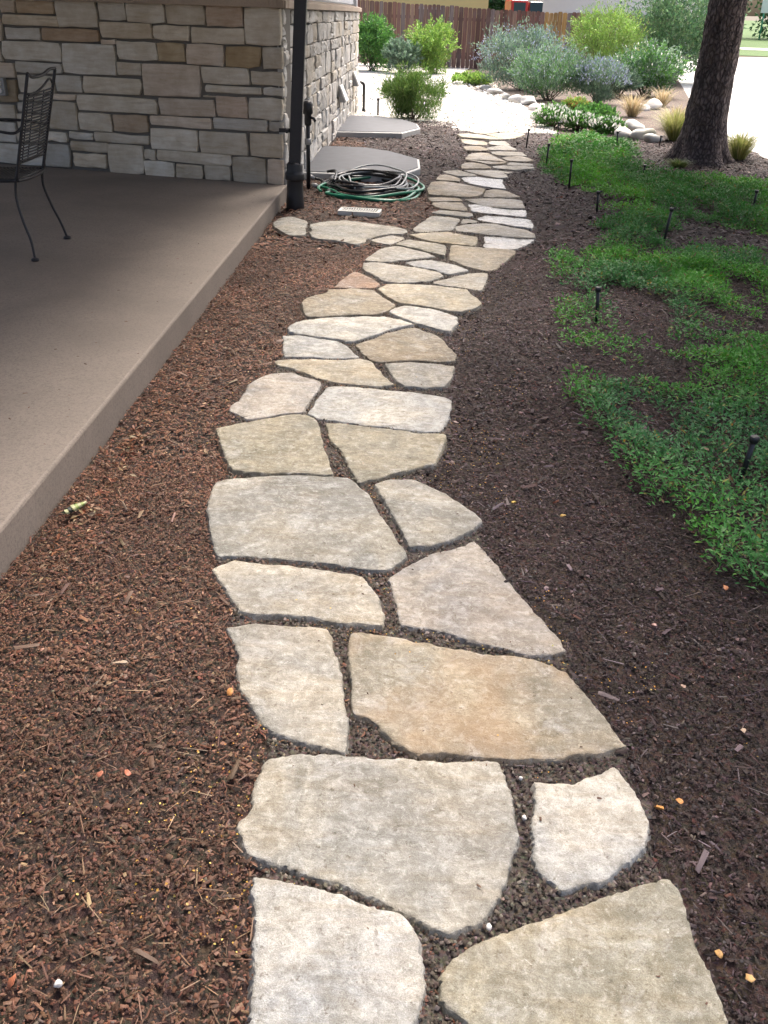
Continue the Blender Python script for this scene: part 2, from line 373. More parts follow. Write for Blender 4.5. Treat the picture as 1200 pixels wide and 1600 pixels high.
# ------------------------------------------------------------------ measured layout (metres)
STONES = [
('cool',[(-0.247,1.329),(-0.224,1.328),(-0.173,1.315),(-0.113,1.306),(-0.053,1.289),(-0.023,1.271),(0.011,1.26),(0.059,1.256),(0.082,1.227),(0.096,1.193),(0.099,1.137),(0.106,1.098),(0.089,1.037),(0.081,1.01),(0.075,0.959),(0.014,0.94),(-0.133,0.936),(-0.205,0.942),(-0.212,1.018),(-0.219,1.111),(-0.228,1.213)]),
('yellow',[(0.13,1.123),(0.15,1.153),(0.184,1.185),(0.251,1.214),(0.33,1.244),(0.413,1.281),(0.488,1.319),(0.563,1.343),(0.619,1.366),(0.633,1.336),(0.635,1.278),(0.631,1.212),(0.643,1.14),(0.645,1.073),(0.638,1.01),(0.601,0.942),(0.43,0.906),(0.271,0.916),(0.211,0.963),(0.178,1.031),(0.141,1.052),(0.127,1.079)]),
('grey',[(-0.262,1.673),(-0.178,1.693),(-0.097,1.7),(-0.016,1.697),(0.077,1.698),(0.169,1.692),(0.291,1.692),(0.303,1.645),(0.316,1.577),(0.316,1.505),(0.32,1.464),(0.294,1.397),(0.278,1.335),(0.253,1.287),(0.22,1.24),(0.157,1.208),(0.111,1.231),(0.054,1.262),(0.005,1.289),(-0.075,1.321),(-0.156,1.349),(-0.23,1.374),(-0.262,1.388),(-0.288,1.423),(-0.307,1.466),(-0.288,1.494),(-0.273,1.523),(-0.285,1.566),(-0.279,1.604)]),
('white',[(0.369,1.629),(0.403,1.626),(0.46,1.628),(0.515,1.654),(0.575,1.695),(0.594,1.65),(0.612,1.604),(0.618,1.56),(0.609,1.496),(0.585,1.441),(0.555,1.405),(0.522,1.387),(0.483,1.345),(0.442,1.335),(0.39,1.32),(0.368,1.344),(0.347,1.374),(0.339,1.402),(0.35,1.445),(0.354,1.506),(0.363,1.564)]),
('pale',[(-0.444,2.21),(-0.404,2.228),(-0.326,2.232),(-0.236,2.227),(-0.157,2.218),(-0.135,2.185),(-0.125,2.095),(-0.107,2.035),(-0.091,1.93),(-0.082,1.854),(-0.07,1.811),(-0.075,1.705),(-0.122,1.723),(-0.189,1.736),(-0.259,1.767),(-0.292,1.801),(-0.317,1.843),(-0.339,1.895),(-0.365,1.933),(-0.395,2.012),(-0.389,2.073),(-0.417,2.133)]),
('rust',[(-0.085,2.197),(-0.056,2.208),(0.011,2.193),(0.089,2.173),(0.176,2.15),(0.272,2.124),(0.369,2.117),(0.443,2.103),(0.521,2.055),(0.535,2.009),(0.563,1.939),(0.595,1.842),(0.624,1.762),(0.535,1.731),(0.438,1.708),(0.344,1.704),(0.261,1.709),(0.158,1.715),(0.084,1.712),(0.046,1.74),(0.017,1.78),(-0.022,1.828),(-0.062,1.845),(-0.072,1.947),(-0.084,2.045),(-0.091,2.132)]),
('pale',[(-0.548,2.521),(-0.521,2.553),(-0.482,2.584),(-0.419,2.576),(-0.317,2.56),(-0.204,2.544),(-0.117,2.523),(-0.067,2.515),(-0.035,2.456),(-0.009,2.392),(0.003,2.33),(0.012,2.29),(0.008,2.231),(-0.068,2.242),(-0.125,2.243),(-0.194,2.263),(-0.286,2.274),(-0.377,2.274),(-0.425,2.29),(-0.466,2.366),(-0.509,2.45)]),
('mauve',[(0.021,2.508),(0.081,2.589),(0.158,2.667),(0.237,2.715),(0.313,2.775),(0.341,2.717),(0.372,2.631),(0.391,2.56),(0.419,2.482),(0.455,2.376),(0.498,2.267),(0.522,2.201),(0.53,2.147),(0.489,2.123),(0.413,2.126),(0.34,2.155),(0.276,2.173),(0.211,2.204),(0.145,2.234),(0.061,2.249),(0.05,2.312),(0.032,2.416)]),
('grey',[(-0.64,3.155),(-0.541,3.173),(-0.446,3.202),(-0.349,3.215),(-0.251,3.216),(-0.142,3.208),(-0.1,3.149),(-0.059,3.088),(-0.033,2.998),(-0.009,2.911),(0.029,2.802),(0.064,2.708),(0.081,2.65),(0.055,2.6),(0.014,2.553),(-0.044,2.554),(-0.119,2.57),(-0.204,2.592),(-0.305,2.602),(-0.415,2.607),(-0.54,2.604),(-0.567,2.66),(-0.59,2.745),(-0.612,2.853),(-0.627,2.871),(-0.635,2.967),(-0.644,3.069)]),
('grey',[(-0.047,3.159),(0.006,3.196),(0.105,3.219),(0.172,3.168),(0.237,3.098),(0.29,3.019),(0.332,2.953),(0.354,2.897),(0.305,2.82),(0.24,2.762),(0.168,2.714),(0.09,2.698),(0.073,2.769),(0.046,2.858),(0.023,2.952),(-0.006,3.05)]),
('olive',[(-0.732,3.654),(-0.673,3.695),(-0.591,3.742),(-0.487,3.803),(-0.412,3.844),(-0.355,3.837),(-0.304,3.774),(-0.276,3.621),(-0.249,3.466),(-0.218,3.322),(-0.2,3.226),(-0.272,3.23),(-0.371,3.23),(-0.488,3.221),(-0.595,3.236),(-0.64,3.362),(-0.688,3.509)]),
('olive',[(-0.275,3.761),(-0.225,3.771),(-0.134,3.738),(-0.023,3.719),(0.11,3.679),(0.258,3.672),(0.242,3.555),(0.217,3.451),(0.196,3.352),(0.106,3.298),(0.006,3.234),(-0.096,3.167),(-0.129,3.258),(-0.16,3.374),(-0.198,3.495),(-0.235,3.571)]),
('mauve',[(-0.669,4.205),(-0.635,4.315),(-0.579,4.375),(-0.481,4.403),(-0.411,4.335),(-0.324,4.264),(-0.323,4.166),(-0.349,4.047),(-0.375,3.872),(-0.435,3.843),(-0.521,3.8),(-0.606,3.764),(-0.647,3.813),(-0.707,3.868),(-0.709,3.921),(-0.685,3.986),(-0.676,4.085)]),
('white',[(-0.295,4.203),(-0.203,4.218),(-0.08,4.205),(0.067,4.183),(0.189,4.15),(0.272,4.11),(0.306,4.08),(0.294,3.958),(0.271,3.835),(0.232,3.697),(0.155,3.705),(0.044,3.716),(-0.068,3.744),(-0.18,3.769),(-0.249,3.793),(-0.306,3.803),(-0.354,3.858),(-0.336,3.952),(-0.326,4.049)]),
('cream',[(-0.592,4.547),(-0.54,4.576),(-0.421,4.591),(-0.31,4.584),(-0.222,4.583),(-0.146,4.617),(-0.084,4.569),(-0.049,4.459),(-0.01,4.353),(0.032,4.247),(-0.06,4.224),(-0.143,4.237),(-0.247,4.257),(-0.333,4.309),(-0.424,4.383),(-0.506,4.464),(-0.568,4.484)]),
('pale',[(-0.026,4.542),(0.042,4.565),(0.13,4.576),(0.228,4.559),(0.336,4.543),(0.324,4.415),(0.297,4.291),(0.274,4.236),(0.186,4.223),(0.084,4.225),(0.048,4.254),(0.021,4.356),(-0.006,4.463)]),
('cool',[(-0.589,4.966),(-0.526,4.984),(-0.43,4.963),(-0.333,4.927),(-0.267,4.885),(-0.222,4.798),(-0.183,4.696),(-0.153,4.637),(-0.246,4.621),(-0.357,4.624),(-0.446,4.622),(-0.544,4.612),(-0.566,4.728)]),
('tan',[(-0.19,4.856),(-0.1,4.959),(-0.008,5.085),(0.077,5.166),(0.144,5.189),(0.21,5.127),(0.268,5.066),(0.305,4.962),(0.324,4.852),(0.358,4.731),(0.346,4.617),(0.263,4.609),(0.174,4.614),(0.086,4.619),(0.031,4.593),(-0.068,4.577),(-0.108,4.634),(-0.145,4.727)]),
('white',[(-0.574,5.105),(-0.552,5.181),(-0.492,5.259),(-0.397,5.312),(-0.287,5.355),(-0.162,5.381),(-0.036,5.395),(0.065,5.332),(0.151,5.256),(0.077,5.195),(-0.008,5.125),(-0.102,5.004),(-0.169,4.914),(-0.214,4.879),(-0.275,4.922),(-0.358,4.94),(-0.455,4.98),(-0.566,5.027)]),
('white',[(-0.015,5.496),(0.026,5.583),(0.078,5.636),(0.17,5.613),(0.26,5.577),(0.348,5.504),(0.408,5.43),(0.387,5.269),(0.342,5.113),(0.272,5.174),(0.188,5.235),(0.115,5.312),(0.039,5.403)]),
('tan',[(-0.55,5.612),(-0.532,5.71),(-0.474,5.817),(-0.404,5.876),(-0.409,5.953),(-0.321,5.98),(-0.212,6.003),(-0.114,5.978),(-0.07,5.864),(-0.015,5.746),(0.039,5.631),(-0.012,5.51),(-0.075,5.426),(-0.188,5.4),(-0.313,5.374),(-0.411,5.332),(-0.485,5.324),(-0.519,5.453)]),
('cream',[(-0.089,5.992),(-0.033,6.106),(0.066,6.145),(0.208,6.151),(0.347,6.108),(0.499,6.062),(0.519,5.933),(0.559,5.837),(0.57,5.716),(0.51,5.614),(0.426,5.522),(0.325,5.57),(0.222,5.619),(0.118,5.664),(0.039,5.694),(-0.015,5.795),(-0.057,5.901)]),
('red',[(-0.377,6.021),(-0.34,6.179),(-0.298,6.356),(-0.26,6.468),(-0.198,6.398),(-0.136,6.289),(-0.069,6.167),(-0.089,6.083),(-0.129,6.035),(-0.255,6.03)]),
('pale',[(-0.211,6.7),(-0.124,6.737),(-0.013,6.69),(0.085,6.652),(0.193,6.611),(0.299,6.526),(0.372,6.415),(0.303,6.304),(0.232,6.236),(0.129,6.201),(0.037,6.167),(-0.048,6.201),(-0.078,6.256),(-0.139,6.388),(-0.195,6.477)]),
('pale',[(0.267,6.231),(0.338,6.308),(0.438,6.437),(0.539,6.537),(0.673,6.564),(0.664,6.395),(0.622,6.164),(0.596,6.052),(0.532,6.087),(0.445,6.133),(0.333,6.163)]),
('grey',[(-0.205,6.789),(-0.155,6.975),(-0.095,7.182),(0.008,7.297),(0.113,7.258),(0.216,7.156),(0.333,6.986),(0.249,6.915),(0.161,6.881),(0.073,6.816),(-0.026,6.771),(-0.125,6.769)]),
('cool',[(0.085,6.776),(0.185,6.853),(0.287,6.909),(0.385,6.847),(0.478,6.729),(0.549,6.597),(0.478,6.524),(0.391,6.446),(0.324,6.544),(0.23,6.641),(0.146,6.701)]),
('tan',[(0.447,7.378),(0.566,7.364),(0.696,7.323),(0.826,7.3),(0.952,7.241),(0.916,7.094),(0.822,6.863),(0.74,6.647),(0.681,6.589),(0.618,6.641),(0.527,6.73),(0.416,6.927),(0.436,7.141)]),
('olive',[(0.014,7.358),(0.074,7.496),(0.122,7.579),(0.223,7.518),(0.329,7.44),(0.421,7.392),(0.407,7.137),(0.39,6.967),(0.317,7.079),(0.217,7.191),(0.113,7.282)]),
('gold',[(0.124,7.742),(0.229,7.805),(0.343,7.863),(0.457,7.894),(0.565,7.795),(0.692,7.715),(0.672,7.533),(0.647,7.376),(0.542,7.403),(0.437,7.437),(0.331,7.496),(0.225,7.594)]),
('wet',[(0.737,7.755),(0.843,7.77),(0.949,7.721),(1.057,7.691),(1.156,7.712),(1.095,7.55),(0.961,7.331),(0.854,7.315),(0.699,7.365),(0.733,7.542)]),
('grey',[(0.161,7.952),(0.223,8.213),(0.286,8.411),(0.351,8.579),(0.487,8.545),(0.598,8.485),(0.546,8.227),(0.504,7.97),(0.402,7.934),(0.287,7.882),(0.188,7.88)]),
('grey',[(0.608,8.471),(0.695,8.462),(0.757,8.387),(0.684,8.301),(0.581,8.269)]),
('pale',[(0.527,8.137),(0.62,8.231),(0.741,8.28),(0.86,8.284),(0.995,8.166),(1.127,8.044),(1.176,7.921),(1.172,7.78),(1.063,7.744),(0.94,7.765),(0.82,7.827),(0.655,7.883),(0.524,7.952)]),
('wet',[(0.757,8.589),(0.851,8.717),(0.985,8.658),(1.12,8.625),(1.233,8.548),(1.224,8.297),(1.188,8.131),(1.059,8.212),(0.923,8.323),(0.81,8.396),(0.74,8.461)]),
('grey',[(0.34,8.698),(0.415,8.851),(0.531,8.812),(0.653,8.766),(0.721,8.736),(0.718,8.583),(0.639,8.538),(0.52,8.598),(0.43,8.623)]),
('tan',[(0.355,9.217),(0.455,9.281),(0.653,9.288),(0.673,9.094),(0.692,8.881),(0.566,8.885),(0.442,8.941),(0.382,9.043)]),
('tan',[(0.331,9.522),(0.467,9.566),(0.634,9.548),(0.676,9.393),(0.524,9.348),(0.35,9.317)]),
('wet',[(0.698,9.169),(0.809,9.188),(0.929,9.067),(1.08,8.981),(1.239,8.973),(1.204,8.662),(1.081,8.69),(0.902,8.758),(0.721,8.844)]),
('pale',[(0.684,9.48),(0.802,9.539),(0.975,9.589),(1.145,9.601),(1.257,9.544),(1.251,9.283),(1.246,9.104),(1.089,9.06),(0.933,9.121),(0.782,9.265)]),
('tan',[(0.34,9.998),(0.391,10.424),(0.504,10.503),(0.648,10.451),(0.819,10.283),(0.952,10.145),(0.889,9.791),(0.827,9.65),(0.671,9.603),(0.469,9.615),(0.342,9.641)]),
('tan',[(0.952,10.092),(1.063,10.188),(1.176,10.07),(1.277,9.722),(1.151,9.66),(0.98,9.649),(0.891,9.662)]),
('wet',[(0.738,10.823),(0.823,10.925),(0.929,10.938),(1.055,10.879),(1.207,10.835),(1.174,10.561),(1.181,10.195),(1.074,10.234),(0.934,10.335),(0.842,10.441),(0.749,10.573)]),
('tan',[(0.448,10.699),(0.496,10.943),(0.566,11.044),(0.69,10.898),(0.723,10.779),(0.711,10.573),(0.585,10.588),(0.458,10.619)]),
('pale',[(0.54,11.232),(0.634,11.37),(0.746,11.431),(0.819,11.273),(0.936,11.033),(0.825,10.959),(0.732,10.94),(0.632,11.049)]),
('pale',[(0.794,11.431),(0.945,11.528),(1.138,11.532),(1.272,11.496),(1.383,11.436),(1.271,11.207),(1.281,10.984),(1.162,10.909),(1.016,11.05),(0.898,11.244)]),
('tan',[(0.794,11.901),(0.87,12.089),(0.985,12.084),(1.09,11.966),(1.144,11.761),(1.133,11.635),(0.95,11.595),(0.782,11.569)]),
('pale',[(1.169,11.854),(1.311,11.885),(1.454,11.897),(1.688,11.84),(1.658,11.718),(1.416,11.554),(1.283,11.6),(1.169,11.69)]),
('pale',[(1.354,12.034),(1.43,12.214),(1.573,12.194),(1.696,12.13),(1.68,11.946),(1.517,11.95),(1.376,11.969)]),
('tan',[(0.88,12.492),(0.95,12.877),(1.025,13.081),(1.243,13.086),(1.298,12.676),(1.406,12.26),(1.263,12.291),(1.063,12.351),(0.887,12.364)]),
('tan',[(0.881,12.268),(1.055,12.244),(1.226,12.21),(1.394,12.175),(1.293,12.001),(1.161,11.962),(1.044,12.107)]),
('pale',[(1.27,13.188),(1.448,13.278),(1.695,13.242),(1.72,12.864),(1.557,12.837),(1.354,12.79),(1.264,12.974)]),
('tan',[(1.35,12.589),(1.439,12.731),(1.641,12.778),(1.703,12.659),(1.739,12.472),(1.691,12.324),(1.529,12.319),(1.402,12.364)]),
('tan',[(0.93,13.688),(1.045,13.834),(1.171,13.774),(1.25,13.551),(1.261,13.294),(1.131,13.25),(0.973,13.236),(0.935,13.373)]),
('pale',[(1.294,13.689),(1.442,13.881),(1.602,13.843),(1.661,13.428),(1.489,13.373),(1.282,13.36),(1.234,13.547)]),
('cream',[(0.936,14.506),(1.092,14.533),(1.282,14.342),(1.305,14.209),(1.276,13.866),(1.115,13.904),(0.956,13.984)]),
('pale',[(1.337,14.356),(1.461,14.445),(1.595,14.423),(1.621,13.953),(1.478,13.917),(1.321,14.01)]),
('cream',[(0.917,15.099),(1.105,15.26),(1.313,15.161),(1.467,14.898),(1.595,14.594),(1.399,14.514),(1.235,14.614),(0.981,14.678)]),
('cream',[(1.357,15.267),(1.592,15.475),(1.865,15.649),(2.0,15.397),(1.87,15.051),(1.675,14.702),(1.558,14.744),(1.442,15.012)]),
('cream',[(1.122,15.522),(1.286,15.766),(1.471,15.769),(1.601,15.575),(1.362,15.332),(1.221,15.372)]),
('grey',[(-1.016,8.049),(-0.979,8.236),(-0.916,8.326),(-0.827,8.279),(-0.725,8.143),(-0.723,7.921),(-0.693,7.617),(-0.761,7.596),(-0.841,7.61),(-0.909,7.724),(-0.984,7.88)]),
('grey',[(-0.702,8.01),(-0.623,8.111),(-0.534,8.197),(-0.418,8.252),(-0.272,8.185),(-0.104,8.093),(0.038,8.056),(0.136,7.884),(0.084,7.749),(-0.029,7.732),(-0.117,7.618),(-0.225,7.498),(-0.2,7.421),(-0.281,7.271),(-0.35,7.359),(-0.462,7.423),(-0.572,7.442),(-0.641,7.483),(-0.672,7.652),(-0.669,7.816)]),
('pale',[(-0.186,7.504),(-0.116,7.576),(-0.006,7.693),(0.103,7.63),(0.05,7.472),(-0.025,7.346),(-0.113,7.408)]),
]
FRONT = [
(2.68,2.84,1.506,1.614),(2.26,2.67,1.508,1.621),(1.82,2.25,1.402,1.642),(1.52,1.80,1.473,1.630),(1.13,1.52,1.461,1.631),(0.73,1.12,1.459,1.633),(0.36,0.72,1.454,1.626),(0.00,0.35,1.311,1.621),(2.23,2.84,1.401,1.498),(1.27,1.81,1.322,1.466),(0.89,1.26,1.327,1.452),(0.35,0.88,1.313,1.447),(2.44,2.83,1.278,1.390),(1.82,2.43,1.281,1.396),(1.65,1.81,1.269,1.312),(2.24,2.89,1.101,1.270),(1.67,2.24,1.004,1.273),(1.23,1.65,1.143,1.309),(0.95,1.23,1.145,1.312),(0.56,0.94,1.126,1.310),(0.20,0.55,1.124,1.308),(-0.02,0.19,1.122,1.306),(2.78,3.12,0.938,1.078),(2.26,2.77,0.991,1.092),(1.41,1.67,1.010,1.131),(0.81,1.41,0.849,1.132),(0.32,0.80,0.977,1.125),(-0.01,0.31,0.986,1.107),(2.06,2.35,0.838,0.990),(1.43,2.05,0.841,0.994),(0.20,0.77,0.902,0.972),(-0.01,0.19,0.901,0.978),(0.67,0.80,0.858,0.884),(2.14,2.40,0.765,0.822),(1.27,2.14,0.681,0.830),(0.68,1.26,0.686,0.843),(0.35,0.67,0.692,0.882),(-0.00,0.34,0.691,0.886),(2.15,2.48,0.491,0.750),(1.78,2.14,0.496,0.670),(1.39,1.77,0.508,0.672),(0.72,1.37,0.580,0.683),(0.15,0.71,0.586,0.694),(0.00,0.14,0.597,0.688),(2.29,2.55,0.374,0.473),(2.00,2.27,0.414,0.483),(1.39,1.99,0.399,0.493),(0.87,1.38,0.366,0.568),(0.36,0.86,0.361,0.568),(0.01,0.34,0.367,0.580),(2.29,2.58,0.137,0.362),(1.84,2.27,0.301,0.400),(1.88,2.25,0.153,0.290),(1.47,1.86,0.122,0.397),(1.34,1.46,0.269,0.367),(0.53,1.33,0.260,0.371),(0.18,0.53,0.118,0.356),(0.01,0.17,0.122,0.361),(1.14,1.47,0.112,0.264),(0.84,1.13,0.119,0.255),(0.55,0.83,0.122,0.264),(2.79,3.16,0.717,0.927),(2.84,3.20,0.545,0.700),(2.36,2.76,0.813,0.978),(2.42,2.79,0.742,0.800),(2.48,2.81,0.635,0.729),(2.50,2.84,0.472,0.623),(2.87,3.24,0.335,0.533),(2.56,2.87,0.355,0.459),(2.59,3.28,0.135,0.331),(2.86,3.22,1.264,1.485),(2.90,3.26,1.081,1.253),]
PATCHES = [
(0.07,1.0,[(0.853,4.172),(1.034,4.405),(1.317,4.524),(1.593,4.696),(1.888,4.879),(2.234,4.966),(2.261,4.515),(1.396,2.406),(1.226,2.485),(1.125,2.555),(1.094,2.734),(1.078,2.958),(0.984,3.1),(0.971,3.435),(0.956,3.691)]),
(0.06,0.8,[(1.215,6.189),(1.51,6.274),(1.793,6.02),(1.733,5.45),(1.531,4.844),(1.663,4.702),(2.172,4.801),(2.631,5.417),(3.15,6.681),(2.283,6.85),(1.685,6.68)]),
(0.06,0.9,[(1.295,7.119),(1.719,7.55),(2.224,7.529),(2.373,7.16),(2.294,6.575),(1.741,6.335),(1.4,6.378)]),
(0.07,1.0,[(1.789,8.477),(2.192,8.895),(2.468,8.788),(2.355,7.829),(2.014,7.5),(1.757,7.743)]),
(0.06,0.75,[(2.107,6.552),(2.934,6.839),(3.566,8.528),(2.938,8.715),(2.423,8.089)]),
(0.07,1.0,[(1.981,13.315),(2.352,14.532),(2.931,15.155),(3.289,14.772),(3.301,13.368),(2.784,12.524),(2.969,11.911),(3.384,11.168),(4.141,10.828),(4.332,10.218),(3.805,8.852),(3.039,8.312),(2.737,8.831),(2.529,9.435),(2.215,9.731),(1.985,10.259),(1.804,10.857),(1.756,11.656)]),
(0.05,0.5,[(1.885,9.16),(2.324,9.643),(2.657,8.971),(2.466,8.044),(2.228,9.057)]),
(0.05,0.25,[(1.244,7.437),(1.412,7.241),(1.308,5.279),(1.531,4.844),(1.217,4.515),(1.003,4.794),(1.07,5.936)]),
]
STAKES = [(1.399, 3.307, 0.17), (1.245, 5.502, 0.17), (2.211, 7.76, 0.24), (1.905, 9.035, 0.17), (1.872, 10.441, 0.25), (1.855, 12.098, 0.22), (1.835, 13.96, 0.2), (2.486, 15.369, 0.18), (3.11, 13.991, 0.2), (2.936, 11.6, 0.1), (3.867, 14.614, 0.12), (3.515, 9.467, 0.16)]
BOULDERS = [(2.17, 25.392, 0.2), (2.282, 23.97, 0.24), (2.408, 22.528, 0.2), (2.548, 21.734, 0.26), (2.773, 21.336, 0.28), (2.522, 18.148, 0.22), (2.772, 18.703, 0.24), (3.037, 19.292, 0.2), (2.722, 19.989, 0.2), (2.888, 20.186, 0.17), (3.193, 17.682, 0.2), (3.291, 17.285, 0.24), (3.397, 16.908, 0.2), (3.915, 16.762, 0.26), (3.821, 15.473, 0.3), (3.574, 15.662, 0.24), (3.865, 15.077, 0.22), (5.032, 20.785, 0.22), (5.367, 21.194, 0.28)]
LEAVES = [(0.822, 2.002), (0.649, 1.558), (0.811, 2.28), (0.701, 1.578), (0.93, 1.828), (0.48, 3.041), (1.189, 4.729), (0.649, 2.954), (-0.385, 1.915), (-0.579, 1.608), (-0.638, 1.606), (-0.65, 1.085), (0.675, 1.188), (0.721, 1.14), (1.087, 2.496), (-0.702, 2.02)]
PEBBLES = [(-0.569, 1.083), (0.336, 1.519), (0.232, 1.232), (0.342, 1.642)]
# ------------------------------------------------------------------ setting: ground sheets
def sheet(name, poly, dz, mat, parent=None, follow=True):
    bm = bmesh.new(); vs_ = [bm.verts.new((x,y,0)) for x,y in poly]; bm.faces.new(vs_)
    bmesh.ops.bisect_plane(bm, geom=bm.verts[:]+bm.edges[:]+bm.faces[:], plane_co=(0,25,0), plane_no=(0,1,0))
    for v in bm.verts: v.co.z = gz(v.co.y)+dz
    bmesh.ops.triangulate(bm, faces=bm.faces[:])
    bmesh.ops.recalc_face_normals(bm, faces=bm.faces[:])
    if bm.faces[:] and sum(f.normal.z for f in bm.faces) < 0: bmesh.ops.reverse_faces(bm, faces=bm.faces[:])
    me = bpy.data.meshes.new(name); bm.to_mesh(me); bm.free(); me.materials.append(mat)
    o = link(name, me, parent)
    if parent is None: tag(o, kind='structure')
    return o
sheet('ground', [(-400,-60),(400,-60),(400,25),(400,700),(-400,700),(-400,25)], -.05, M['dirt'])
sheet('road', [(4.95,-20),(13,-20),(14,12),(22,25),(60,49.5),(90,60),(90,64),(34,53),(20,51),(12,47),(9.6,36),(7.6,27),(6.7,23.0),(5.35,16.5),(4.95,13.0)], -.012, M['road_concrete'])
sheet('lawn', [(8,56),(20,51.2),(34,53.2),(90,64.2),(200,90),(200,300),(-60,300),(-60,60)], -.03, M['lawn'])
sheet('verge', [(14.3,10),(40,10),(90,50),(90,59.6),(60,49.2),(22,24.7)], -.02, M['lawn'])
sheet('pavement', [(20,60),(40,62),(90,74),(90,78),(40,66),(20,63.5)], -.015, M['road_concrete'])
sheet('gravel_path', [(-.9,15.7),(.9,16.5),(1.3,15.75),(2.15,15.75),(2.3,17.3),(2.7,19.8),(2.6,21.4),(2.0,24.5),(1.7,27),(2.2,33.0),(2.5,35),(-3.5,35),(-3.5,19.4),(-.9,19.2)], -.006, M['gravel'])
sheet('planting_bed', [(2.15,15.75),(3.3,15.9),(4.2,15.4),(4.95,13.0),(5.35,16.5),(6.7,23.0),(7.6,27),(9.6,36),(2.5,36),(2.2,33),(1.7,27),(2.0,24.5),(2.6,21.4),(2.7,19.8),(2.3,17.3)], -.009, M['bed_soil'])

EDGE0, EDGE1 = Vector((-1.214,2.55)), Vector((-1.037,9.212))
EDIR = (EDGE1-EDGE0).normalized()
def edge_x(y): return EDGE0.x + (y-EDGE0.y)*EDIR.x/EDIR.y
A = Vector((-1.05,9.309)); U = Vector((-0.96898,0.24714)); NF = Vector((-0.24714,-0.96898))   # front wall: corner, direction, outward
B = Vector((-.736,18.8)); T = (B-A).normalized(); NS = Vector((T.y,-T.x))                      # side wall
patio = MB(); SLAB = .125
fe = A+U*5.6
patio.prism([(edge_x(-3),-3),(edge_x(9.24),9.24),(A.x+.03,A.y+.02),(fe.x,fe.y+.05),(-6.4,-3)][::1], -.05, SLAB)
o = patio.build('patio', M['patio_concrete'], bevel=.012); tag(o, kind='structure')

# ------------------------------------------------------------------ masks on a 1 cm raster
X0, Y0, RES = -2.0, .4, .01
NX, NY = 760, 1640
gx = X0+(np.arange(NX)+.5)*RES; gy = Y0+(np.arange(NY)+.5)*RES
def raster(poly, out, val=True):
    P = np.array(poly); x0,y0 = P.min(0); x1,y1 = P.max(0)
    i0,i1 = max(0,int((x0-X0)/RES)-1), min(NX,int((x1-X0)/RES)+2); j0,j1 = max(0,int((y0-Y0)/RES)-1), min(NY,int((y1-Y0)/RES)+2)
    if i1<=i0 or j1<=j0: return
    xx,yy = np.meshgrid(gx[i0:i1], gy[j0:j1], indexing='ij'); ins = np.zeros(xx.shape,bool)
    for k in range(len(P)):
        (ax,ay),(bx,by) = P[k],P[(k+1)%len(P)]
        if ay==by: continue
        ins ^= ((ay>yy)!=(by>yy)) & (xx < (bx-ax)*(yy-ay)/(by-ay)+ax)
    out[i0:i1,j0:j1] |= ins
def dil(m, r):
    for ax in (0,1):
        s = m.copy()
        for k in range(1,r+1):
            s |= np.roll(m,k,ax); s |= np.roll(m,-k,ax)
        m = s
    return m
stone_m = np.zeros((NX,NY),bool)
for _,poly in STONES: raster(poly, stone_m)
path_m = ~dil(~dil(stone_m,6),6)
def look(m, x, y):
    i = np.clip(((x-X0)/RES).astype(int),0,NX-1); j = np.clip(((y-Y0)/RES).astype(int),0,NY-1); return m[i,j]
WELL1 = [(-1.02,10.50),(.03,10.42),(.29,11.07),(.29,11.80),(-.05,12.42),(-.40,12.74),(-.97,12.78)]
WELL2 = [(-.90,14.42),(.09,14.52),(.37,15.23),(.33,15.9),(.12,16.45),(-.25,16.88),(-.84,16.92)]
well_m = np.zeros((NX,NY),bool); raster(WELL1,well_m); raster(WELL2,well_m)
def mz(x, y): return -.022*np.exp(-((np.asarray(x)-(-1.28+.0266*np.asarray(y)))/.16)**2)*(np.asarray(y)<9.3)+.006+.022*(fbm(np.asarray(x)*1.7+5,np.asarray(y)*1.7,3)-.45)+.012*(vnoise(np.asarray(x)*9,np.asarray(y)*9)-.5)

# mulch bed sheet (fine grid, gently uneven)
def mulch_sheet():
    xs = np.arange(-1.35,5.3,.07); ys = np.arange(-1.5,17.4,.07)
    XX,YY = np.meshgrid(xs,ys,indexing='ij'); ZZ = mz(XX,YY)-.012
    V = np.stack([XX,YY,ZZ],2).reshape(-1,3); nx,ny = XX.shape
    xr = 4.98+np.maximum(0,YY-13)*.11
    keep = (XX>edge_x(0)-.1) & (XX < xr) & ((YY<15.8)|(XX<1.2)|(XX>2.1)) & (YY < np.where(XX>2,15.9,17.3)) & ~((YY>15.75)&(XX>.9)&(XX<2.2))
    F = [(i*ny+j,(i+1)*ny+j,(i+1)*ny+j+1,i*ny+j+1) for i in range(nx-1) for j in range(ny-1) if keep[i,j]]
    me = mesh('mulch_bed', V, F, M['mulch_soil'], True); o = link('mulch_bed', me); tag(o, kind='structure')
mulch_sheet()

